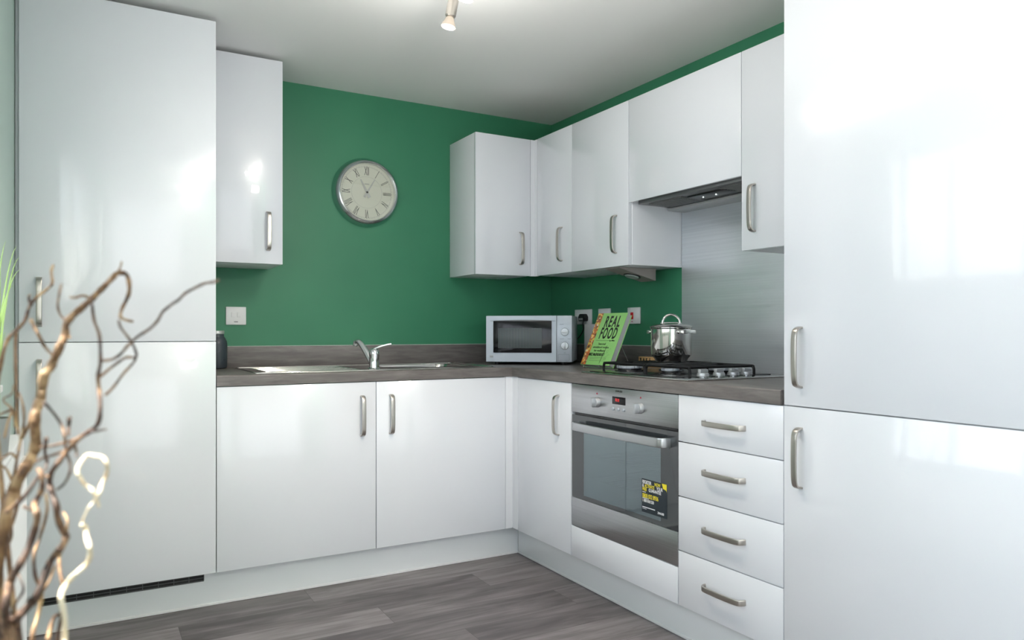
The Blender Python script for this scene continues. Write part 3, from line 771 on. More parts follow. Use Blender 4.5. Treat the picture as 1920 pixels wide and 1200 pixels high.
for k in range(6):
    c = Vector((.80 * BW + .008 * math.cos(k * 2.1), -.0004, .30 * BH - k * .010)); rr = .006
    tube(bm, [c + Vector((rr * math.cos(a), 0, rr * .7 * math.sin(a))) for a in [i * .6 for i in range(8)]], .00025, 5)
obj('line_drawing', bm, M['ink'], cv_)
bsx = thing('book_stand', 'thin wire book stand holding the green cookbook', 'book stand', (-.35, -.9, .9102))
wd = Vector((math.cos(-1.491), math.sin(-1.491), 0)); bk = Vector((-wd.y, wd.x, 0)); o3 = Vector((-.356, -.798, .9102))
up = Vector((0, 0, math.cos(BL))) + bk * math.sin(BL)
bm = BM(); q = lambda a, b, c: o3 + wd * a + bk * b + Vector((0, 0, c))
for a in (.038, .150):
    tube(bm, [q(a, -.014, .018), q(a, -.014, .0035), q(a, -.010, .0022), q(a, .055, .0022), q(a, .064, .0028)] + [q(a, .064, .0028) + up * s for s in (.02, .10, .18)], .0016, 8)
tube(bm, [q(.038, .064, .0028) + up * .18, q(.150, .064, .0028) + up * .18], .0016, 8)
tube(bm, [q(.038, -.0138, .006), q(.150, -.0138, .006)], .0014, 8)
for v_ in bm.verts: v_.co -= Vector((-.35, -.9, .9102))
obj('wire_frame', bm, M['chrome'], bsx)
bm = tube(BM(), [q(.150, .064, .0028) + up * .12, q(.165, .165, .0022)], .0015, 8)
for v_ in bm.verts: v_.co -= Vector((-.35, -.9, .9102))
obj('rear_leg', bm, M['chrome'], bsx)

tag(obj('serving_board', box(BM(), -.0335, -.0245, -.505, -.377, .9105, 1.1195, .002), M['plast_w']), 'plain white board standing upright behind the cookbook', 'board')

# wooden word block
t = thing('word_block', 'small pale wooden block with dark letters on the worktop behind the hob', 'wood block', (-.055, -.94, .9105))
obj('block', box(BM(), -.066, -.040, -1.020, -.872, .9105, .959, .001), M['blockwood'], t, True)
for i, c in enumerate('BAKE'):
    b = text_bm(c, .024, .85, 0, .0006, bold=.0004); put(b, Matrix.Translation((-.0665, -.888 - i * .022, .944)) @ FRONT_X); obj('letter', b, M['ink'], t, True, smooth=False)

# ================================================================== sockets and switches
def plate_x(nm, label, cat, y0, y1, z0, z1):
    t = thing(nm, label, cat, (0, (y0 + y1) / 2, (z0 + z1) / 2)); obj('face_plate', box(BM(), -.009, -.0003, y0, y1, z0, z1, .0025), M['plast_w'], t, True); return t
t = plate_x('wall_socket', 'white double wall socket with a black plug between microwave and book', 'socket', -.408, -.252, 1.119, 1.2012)
for y in (-.282, -.305): obj('rocker', box(BM(), -.0115, -.0085, y - .006, y + .006, 1.163, 1.180, .001), M['plast_w'], t, True)
bm = BM()
for (a, b, c, d) in ((-.288, -.284, 1.144, 1.152), (-.296, -.291, 1.136, 1.139), (-.281, -.276, 1.136, 1.139)): box(bm, -.0093, -.0085, a, b, c, d)
obj('pin_slots', bm, M['inkg'], t, True)
t = thing('power_plug', 'black plug with a cable in the left wall socket', 'plug', (-.012, -.355, 1.155))
bm = BM(); prism(bm, [(-.382, 1.137), (-.328, 1.137), (-.326, 1.160), (-.338, 1.176), (-.372, 1.176), (-.384, 1.160)], 'x', -.040, -.0095)
bmesh.ops.bevel(bm, geom=bm.edges[:], offset=.003, segments=2, affect='EDGES'); obj('plug_body', bm, M['plast_k'], t, True)
bm = BM(); box(bm, -.0408, -.0398, -.372, -.334, 1.1415, 1.1525, .0003); obj('label', bm, M['hoodpale'], t, True)
pts = catmull([(-.025, -.355, 1.138), (-.025, -.355, 1.115), (-.020, -.350, 1.09), (-.024, -.33, 1.06), (-.026, -.29, 1.035), (-.026, -.22, 1.025), (-.03, -.15, 1.02), (-.03, -.10, .99)], 5)
obj('cable', tube(BM(), pts, .0032, 8), M['plast_k'], t, True)
t = plate_x('wall_switch', 'white single switch plate partly hidden behind the top of the cookbook', 'switch', -.572, -.470, 1.119, 1.2016)
obj('rocker', box(BM(), -.0115, -.0085, -.527, -.515, 1.150, 1.172, .001), M['plast_w'], t, True)
t = plate_x('cooker_switch', 'white cooker switch with a red rocker right of the book', 'switch', -.811, -.716, 1.1185, 1.2005)
obj('rocker', box(BM(), -.0135, -.0085, -.763, -.744, 1.142, 1.176, .0015), M['red'], t, True)
obj('indicator', box(BM(), -.0100, -.0085, -.757, -.749, 1.1275, 1.1315, .0003), M['reddot'], t, True)
t = thing('wall_switch', 'white double switch plate on the green wall above the dark jar', 'switch', (-1.778, 0, 1.154))
obj('face_plate', box(BM(), -1.8235, -1.7325, -.009, -.0003, 1.1115, 1.1965, .0025), M['plast_w'], t, True)
for x in (-1.792, -1.766): obj('rocker', box(BM(), x - .008, x + .008, -.0118, -.0085, 1.148, 1.170, .001), M['plast_w'], t, True)
obj('print', box(BM(), -1.787, -1.770, -.0094, -.0089, 1.1235, 1.1275), M['inkg'], t, True)

# ================================================================== jar
t = thing('storage_jar', 'slate blue screw-top jar on the worktop beside the left tall cabinet', 'jar', (-1.873, -.076, .9104))
obj('glass_body', lathe(BM(), [(0, 0), (.036, 0), (.0425, .004), (.045, .012), (.045, .112), (.043, .125), (.036, .140), (.031, .146), (.030, .158), (0, .158)], 48), M['jar'], t)
l_ = lathe(BM(), [(.0, .1615), (.0, .1735), (.031, .1735), (.0325, .172), (.0325, .160), (.031, .158), (0, .158)], 48)
obj('screw_lid', l_, M['zinc'], t)
em = BM()
for k, c in enumerate('MASON'):
    a = -PI / 2 - .75 + k * .36; b = text_bm(c, .018, .8, 0, .0008)
    put(b, Matrix.Rotation(a + PI / 2, 4, 'Z') @ Matrix.Translation((0, -.0452, .040)) @ FRONT_Y); add(em, b)
pts = [(.0452 * math.cos(a), .0452 * math.sin(a), .078 + .006 * math.sin(a * 9)) for a in [-PI / 2 - .5 + i * .1 for i in range(11)]]
obj('embossed_lettering', em, M['jar'], t)
obj('embossed_swirl', tube(BM(), pts, .0008, 6), M['jar'], t)

# ================================================================== clock
CX, CZ = -1.142, 1.7925
t = thing('wall_clock', 'round wall clock with aluminium rim and roman numerals on the green wall', 'clock', (CX, 0, CZ))
Rm = Matrix.Rotation(PI / 2, 4, 'X')      # z -> -y
obj('rim', lathe(BM(), [(.150, .0004), (.176, .0004), (.1785, .004), (.1775, .010), (.168, .034), (.157, .050), (.150, .053), (.1465, .050), (.1465, .018)], 96, Rm, closed=True), M['clockrim'], t)
dl = obj('dial', lathe(BM(), [(0, .018), (.149, .018), (.149, .022), (0, .022)], 72, Rm), M['dial'], t)
nm = BM()
for i, c in enumerate(('XII', 'I', 'II', 'III', 'IV', 'V', 'VI', 'VII', 'VIII', 'IX', 'X', 'XI')):
    a = -i * PI / 6; b = text_bm(c, .062, .34, 0, .0003, bold=.0004)
    put(b, Matrix.Translation((0, -.0222, 0)) @ Matrix.Rotation(-a, 4, 'Y') @ Matrix.Translation((0, 0, .107)) @ FRONT_Y); add(nm, b)
obj('numerals', nm, M['ink'], dl, smooth=False)
mk = BM()
for i in range(60):
    a = i * PI / 30; bmesh.ops.create_cube(mk, size=1, matrix=Matrix.Rotation(a, 4, 'Y') @ Matrix.Translation((0, -.0223, .133)) @ Matrix.Diagonal((.0008 if i % 5 else .002, .0004, .005, 1)))
for r_ in (.1305, .0805): lathe(mk, [(r_, .0221), (r_ + .0006, .0221), (r_ + .0006, .0225), (r_, .0225)], 72, Rm, closed=True)
obj('minute_track', mk, M['inkg'], dl)
bm = BM(); box(bm, -.012, .012, -.0227, -.0222, .042, .0445); obj('dial_print', bm, M['inkg'], dl)
def hand(ang, ln, w, y, tail):
    b = BM(); prism(b, [(-w, -tail), (w, -tail), (w * .8, 0), (w * .35, ln), (-w * .35, ln), (-w * .8, 0)], 'y', y - .001, y); bmesh.ops.transform(b, matrix=Matrix.Rotation(ang, 4, 'Y'), verts=b.verts); return b
obj('hour_hand', hand(math.radians(-28), .072, .0085, -.0255, .03), M['hand'], t)
obj('minute_hand', hand(math.radians(31), .080, .0060, -.0285, .03), M['hand'], t)
obj('centre_pin', lathe(BM(), [(0, .022), (.005, .022), (.005, .031), (0, .032)], 20, Rm), M['ink'], t)
obj('glass', lathe(BM(), [(0, .0415), (.1462, .0405), (.1462, .0415), (0, .0425)], 72, Rm), M['clockglass'], t)

# ================================================================== oven
OY0, OY1, OX = -1.7571, -1.1232, -.632
t = thing('built_in_oven', 'built-in single oven in brushed steel under the hob', 'oven', (-.3, -1.44, .2775))
pn = obj('control_panel', box(BM(), OX, OX + .018, OY0, OY1, .7475, .8635, .0012), M['ovensteel'], t, True)
obj('oven_body', add(add(box(BM(), -.604, -.06, OY0 + .02, OY0 + .035, .282, .86), box(BM(), -.604, -.06, OY1 - .035, OY1 - .02, .282, .86)), add(box(BM(), -.604, -.06, OY0 + .035, OY1 - .035, .282, .36), add(box(BM(), -.604, -.06, OY0 + .035, OY1 - .035, .735, .86), box(BM(), -.09, -.06, OY0 + .035, OY1 - .035, .36, .735)))), M['cav'], t, True)
obj('vent_gap', box(BM(), OX + .010, OX + .026, OY0 + .01, OY1 - .01, .7365, .7478), M['black'], t, True)
# door: lower steel band, dark frame around a see-through window, bar handle
bm = BM(); box(bm, OX, OX + .024, OY0, OY1, .2775, .3945, .0012)
dr = obj('oven_door', bm, M['ovensteel'], t, True)
bm = BM(); wy0, wy1, wz0, wz1 = -1.6683, -1.2050, .4120, .6750; za, zb_ = .3955, .7360
box(bm, OX + .002, OX + .022, OY0, wy0, za, zb_); box(bm, OX + .002, OX + .022, wy1, OY1, za, zb_)
box(bm, OX + .002, OX + .022, wy0, wy1, za, wz0); box(bm, OX + .002, OX + .022, wy0, wy1, wz1, zb_)
obj('glass_frame', bm, M['ovenglass'], dr, True)
obj('window', box(BM(), OX + .0022, OX + .005, wy0, wy1, wz0, wz1), M['ovenwin'], dr, True)
hy0, hy1, hz = -1.7150, -1.1720, .6950
pts = catmull([(OX + .002, hy1, hz), (OX - .022, hy1 - .002, hz), (OX - .034, hy1 - .012, hz), (OX - .038, hy1 - .05, hz), (OX - .042, (hy0 + hy1) / 2, hz), (OX - .038, hy0 + .05, hz), (OX - .034, hy0 + .012, hz), (OX - .022, hy0 + .002, hz), (OX + .002, hy0, hz)], 6)
obj('bar_handle', tube(BM(), pts, .01, 16, flat=(.034, .009), up=(0, 0, 1)), M['steel'], dr, True)
for z in (.475, .565):
    rk = BM()
    for x in (-.585, -.12): tube(rk, [(x, OY0 + .055, z), (x, OY1 - .055, z)], .0032, 8)
    for k in range(16): tube(rk, [(-.585, OY0 + .075 + k * .033, z), (-.12, OY0 + .075 + k * .033, z)], .0016, 6)
    tube(rk, [(-.585, OY0 + .058, z), (-.12, OY0 + .058, z)], .003, 8); tube(rk, [(-.585, OY1 - .058, z), (-.12, OY1 - .058, z)], .003, 8)
    for s_ in ((OY0 + .036), (OY1 - .056)): box(rk, -.585, -.12, s_, s_ + .020, z - .004, z - .001)
    obj('oven_rack', rk, M['chrome'], t, True)
for y in (-1.302, -1.563):
    Tm = Matrix.Translation((OX, y, .8005)) @ Matrix.Rotation(-PI / 2, 4, 'Y')
    k = lathe(BM(), [(0, 0), (.0195, 0), (.0205, .002), (.0195, .012), (.017, .0165), (0, .018)], 36, Tm)
    kb = BM(); box(kb, -.0185, .0185, -.006, .006, .012, .032, .002); bmesh.ops.transform(kb, matrix=Tm, verts=kb.verts); add(k, kb)
    kn = obj('control_knob', k, M['knob'], pn, True)
for y, z in ((-1.2985, .8345), (-1.563, .8385)):
    obj('indicator_lamp', lathe(BM(), [(0, 0), (.0036, 0), (.0033, .0012), (0, .0016)], 16, Matrix.Translation((OX, y, z)) @ Matrix.Rotation(-PI / 2, 4, 'Y')), M['reddot'], pn, True)
ds = obj('display', box(BM(), OX - .0012, OX + .001, -1.4755, -1.3965, .8025, .8315, .0005), M['mwglass'], pn, True)
b = text_bm('11:1', .017, .9, 0, .0002); put(b, Matrix.Translation((OX - .0016, -1.428, .8185)) @ FRONT_X); obj('digits', b, M['digit'], ds, True, smooth=False)
for y in (-1.402, -1.433, -1.466):
    obj('push_button', lathe(BM(), [(0, 0), (.0068, 0), (.0066, .004), (.005, .0052), (0, .0055)], 24, Matrix.Translation((OX, y, .7835)) @ Matrix.Rotation(-PI / 2, 4, 'Y')), M['silver'], pn, True)
b = text_bm('ZANUSSI', .0105, 1.0, 0, .0002, bold=.0003); put(b, Matrix.Translation((OX - .0004, -1.436, .8525)) @ FRONT_X); obj('brand_lettering', b, M['ink'], pn, True, smooth=False)
# guarantee sticker on the glass
st = thing('sticker', 'dark guarantee sticker with yellow and white print on the oven glass', 'sticker', (OX + .001, -1.635, .4855))
obj('backing', box(BM(), OX + .0008, OX + .0019, -1.7012, -1.5679, .4265, .5465), mat('sticker_backing', (.012, .022, .03), .3), st, True)
def stx(s, y, z, size, mm, sx=.8, al='LEFT', bold=.0003):
    b = text_bm(s, size, sx, 0, .0001, al, .92, bold); put(b, Matrix.Translation((OX + .0006, y, z)) @ FRONT_X); return obj('print', b, M[mm], st, True, smooth=False)
L0 = -1.5715
stx('REGISTER', L0, .5355, .0165, 'inkw', .74); stx('NOW', L0 - .0655, .5355, .0165, 'inky', .74)
stx('&', L0, .5225, .0165, 'inkw', .74); stx('ACTIVATE', L0 - .012, .5225, .0165, 'inky', .74); stx('YOUR', L0 - .0765, .5225, .0165, 'inkw', .74)
stx('FREE', L0, .5095, .0165, 'inky', .74); stx('GUARANTEE', L0 - .034, .5095, .0165, 'inkw', .74)
stx('0800 032 8936', L0, .4860, .0215, 'inky', .72); stx('1 800 818 530', L0, .4685, .0150, 'inkw', .78)
stx('ZANUSSI', L0 - .082, .4385, .0105, 'inkw', .85)
bm = BM(); box(bm, OX + .0005, OX + .0008, -1.590, L0, .4985, .5005); box(bm, OX + .0005, OX + .0008, -1.606, L0, .4765, .4785)
box(bm, OX + .0005, OX + .0008, -1.640, L0, .4435, .4465); box(bm, OX + .0005, OX + .0008, -1.594, L0, .4385, .4400); obj('small_print', bm, M['inkw'], st, True)
bm = BM(); prism(bm, [(-1.7005, .546), (-1.676, .546), (-1.682, .529), (-1.698, .525), (-1.7005, .519)], 'x', OX + .0004, OX + .0008); obj('yellow_corner', bm, M['inky'], st, True)

# ================================================================== ceiling spotlights
bar = [(-1.322, -1.330, 2.235), (-1.337, -1.42, 2.235), (-1.374, -1.633, 2.235), (-1.411, -1.846, 2.235), (-1.448, -2.059, 2.235), (-1.463, -2.15, 2.235)]
t = thing('ceiling_spotlight_bar', 'brushed metal spotlight bar with lit halogen bulbs on the ceiling', 'ceiling light', (-1.392, -1.74, H))
obj('bar', tube(BM(), [Vector(p) for p in bar], .008, 14), M['nickel'], t, True)
obj('ceiling_plate', lathe(BM(), [(0, -.0002), (.05, -.0002), (.05, -.018), (.044, -.024), (0, -.024)], 40, Matrix.Translation((-1.392, -1.74, H))), M['nickel'], t, True)
obj('stem', tube(BM(), [(-1.392, -1.74, H - .02), (-1.392, -1.74, 2.235)], .007, 12), M['nickel'], t, True)
for k, (x, y, _) in enumerate(bar[1:5]):
    tl = (Matrix.Rotation(math.radians((11, 14, 14, 14)[k]), 4, Vector((.4914, .8709, 0))))
    base = Matrix.Translation((x + .016, y - .006, 2.187)) @ tl
    j = tube(BM(), [(x, y, 2.232), (x + .008, y - .003, 2.212), (x + .016, y - .006, 2.192)], .0055, 10)
    ar = obj('joint_arm', j, M['nickel'], t, True)
    sh = obj('lamp_holder', lathe(BM(), [(0, .004), (.016, .004), (.018, .001), (.018, -.052), (.015, -.056), (0, -.056)], 32, base), M['nickel'], t, True)
    bb = lathe(BM(), [(.010, -.056), (.015, -.062), (.017, -.070), (.0235, -.084), (.025, -.090)], 32, base)
    obj('bulb_reflector', bb, M['bulbglass'], sh, True)
    obj('bulb_lens', lathe(BM(), [(0, -.0885), (.020, -.0885), (.0235, -.0895), (.022, -.0915), (0, -.0925)], 32, base), M['bulb'], sh, True)
    ld_ = bpy.data.lights.new('spot', 'SPOT'); ld_.energy = 13; ld_.color = (1, .86, .68); ld_.spot_size = math.radians(125); ld_.spot_blend = .7; ld_.shadow_soft_size = .022
    lo = bpy.data.objects.new('spot', ld_); COL.objects.link(lo)
    lo.matrix_world = base @ Matrix.Translation((0, 0, -.100))
    # halogen reflector lamps also spill light sideways and back on the ceiling
    ld_ = bpy.data.lights.new('spill', 'POINT'); ld_.energy = (3.8, 4.0, 3.6, 2.2)[k]; ld_.color = (1, .955, .91); ld_.shadow_soft_size = .024
    lo = bpy.data.objects.new('spill', ld_); COL.objects.link(lo)
    lo.matrix_world = base @ Matrix.Translation((0, 0, -.155))

# ================================================================== radiator, plant, vase and willow twigs
t = thing('radiator', 'white panel radiator along the left wall under the window, behind the twigs', 'radiator', (-2.57, -2.15, .12))
bm = BM(); box(bm, -2.536, -2.530, -2.93, -1.370, .13, .800, .002)
for k in range(38): tube(bm, [(-2.530, -1.40 - k * .040, .17), (-2.528, -1.40 - k * .040, .19), (-2.528, -1.40 - k * .040, .74), (-2.530, -1.40 - k * .040, .76)], .006, 6)
obj('front_panel', bm, M['rad'], t, True)
obj('back_panel', box(BM(), -2.595, -2.589, -2.93, -1.372, .13, .800, .002), M['rad'], t, True)
bm = BM(); box(bm, -2.598, -2.533, -1.374, -1.370, .15, .795, .001); obj('end_cover', bm, M['rad'], t, True)
bm = BM(); box(bm, -2.598, -2.530, -2.93, -1.370, .8005, .814, .003); obj('top_grille', bm, M['rad'], t, True)
obj('wall_bracket', box(BM(), -2.6055, -2.595, -2.2, -2.14, .3, .7), M['rad'], t, True)

PT = Vector((-2.566, -1.74, .8142))
t = thing('potted_grass', 'thin green grass plant with tips showing at the left edge', 'plant', PT)
obj('pot', lathe(BM(), [(0, 0), (.028, 0), (.031, .002), (.036, .075), (.036, .080), (.033, .080), (.032, .068), (0, .066)], 32), M['pot'], t)
rnd = random.Random(3)
gb = BM()
def blade(p0, p1, h, w):
    p0 = Vector(p0); p1 = Vector(p1); m_ = (p0 + p1) / 2 + Vector((0, 0, h))
    pts = [p0 * (1 - u) ** 2 + m_ * 2 * u * (1 - u) + p1 * u * u for u in [i / 8 for i in range(9)]]
    tube(gb, pts, [w * (1 - .85 * (i / 8) ** 2) for i in range(9)], 5)
tips = [(-2.570, -1.372, 1.312), (-2.546, -1.378, 1.300), (-2.541, -1.375, 1.272), (-2.538, -1.38, 1.240), (-2.553, -1.372, 1.198), (-2.562, -1.38, 1.175)]
for p in tips: blade((rnd.uniform(-.01, .01), rnd.uniform(-.01, .01), .066), Vector(p) - PT, .16, .0021)
for k in range(14):
    a = rnd.uniform(-PI / 2 - .3, PI / 2 + .3); rr = rnd.uniform(.03, .17)
    dx = min(abs(rr * math.cos(a)) * .5, .08) ; dy = -abs(rr * math.sin(a)) - .05
    blade((rnd.uniform(-.015, .015), rnd.uniform(-.015, .015), .066), (min(dx, .03) * rnd.choice((-.5, 1)), dy, rnd.uniform(.16, .40)), rnd.uniform(.04, .16), .0018)
obj('leaves', gb, M['leaf'], t)

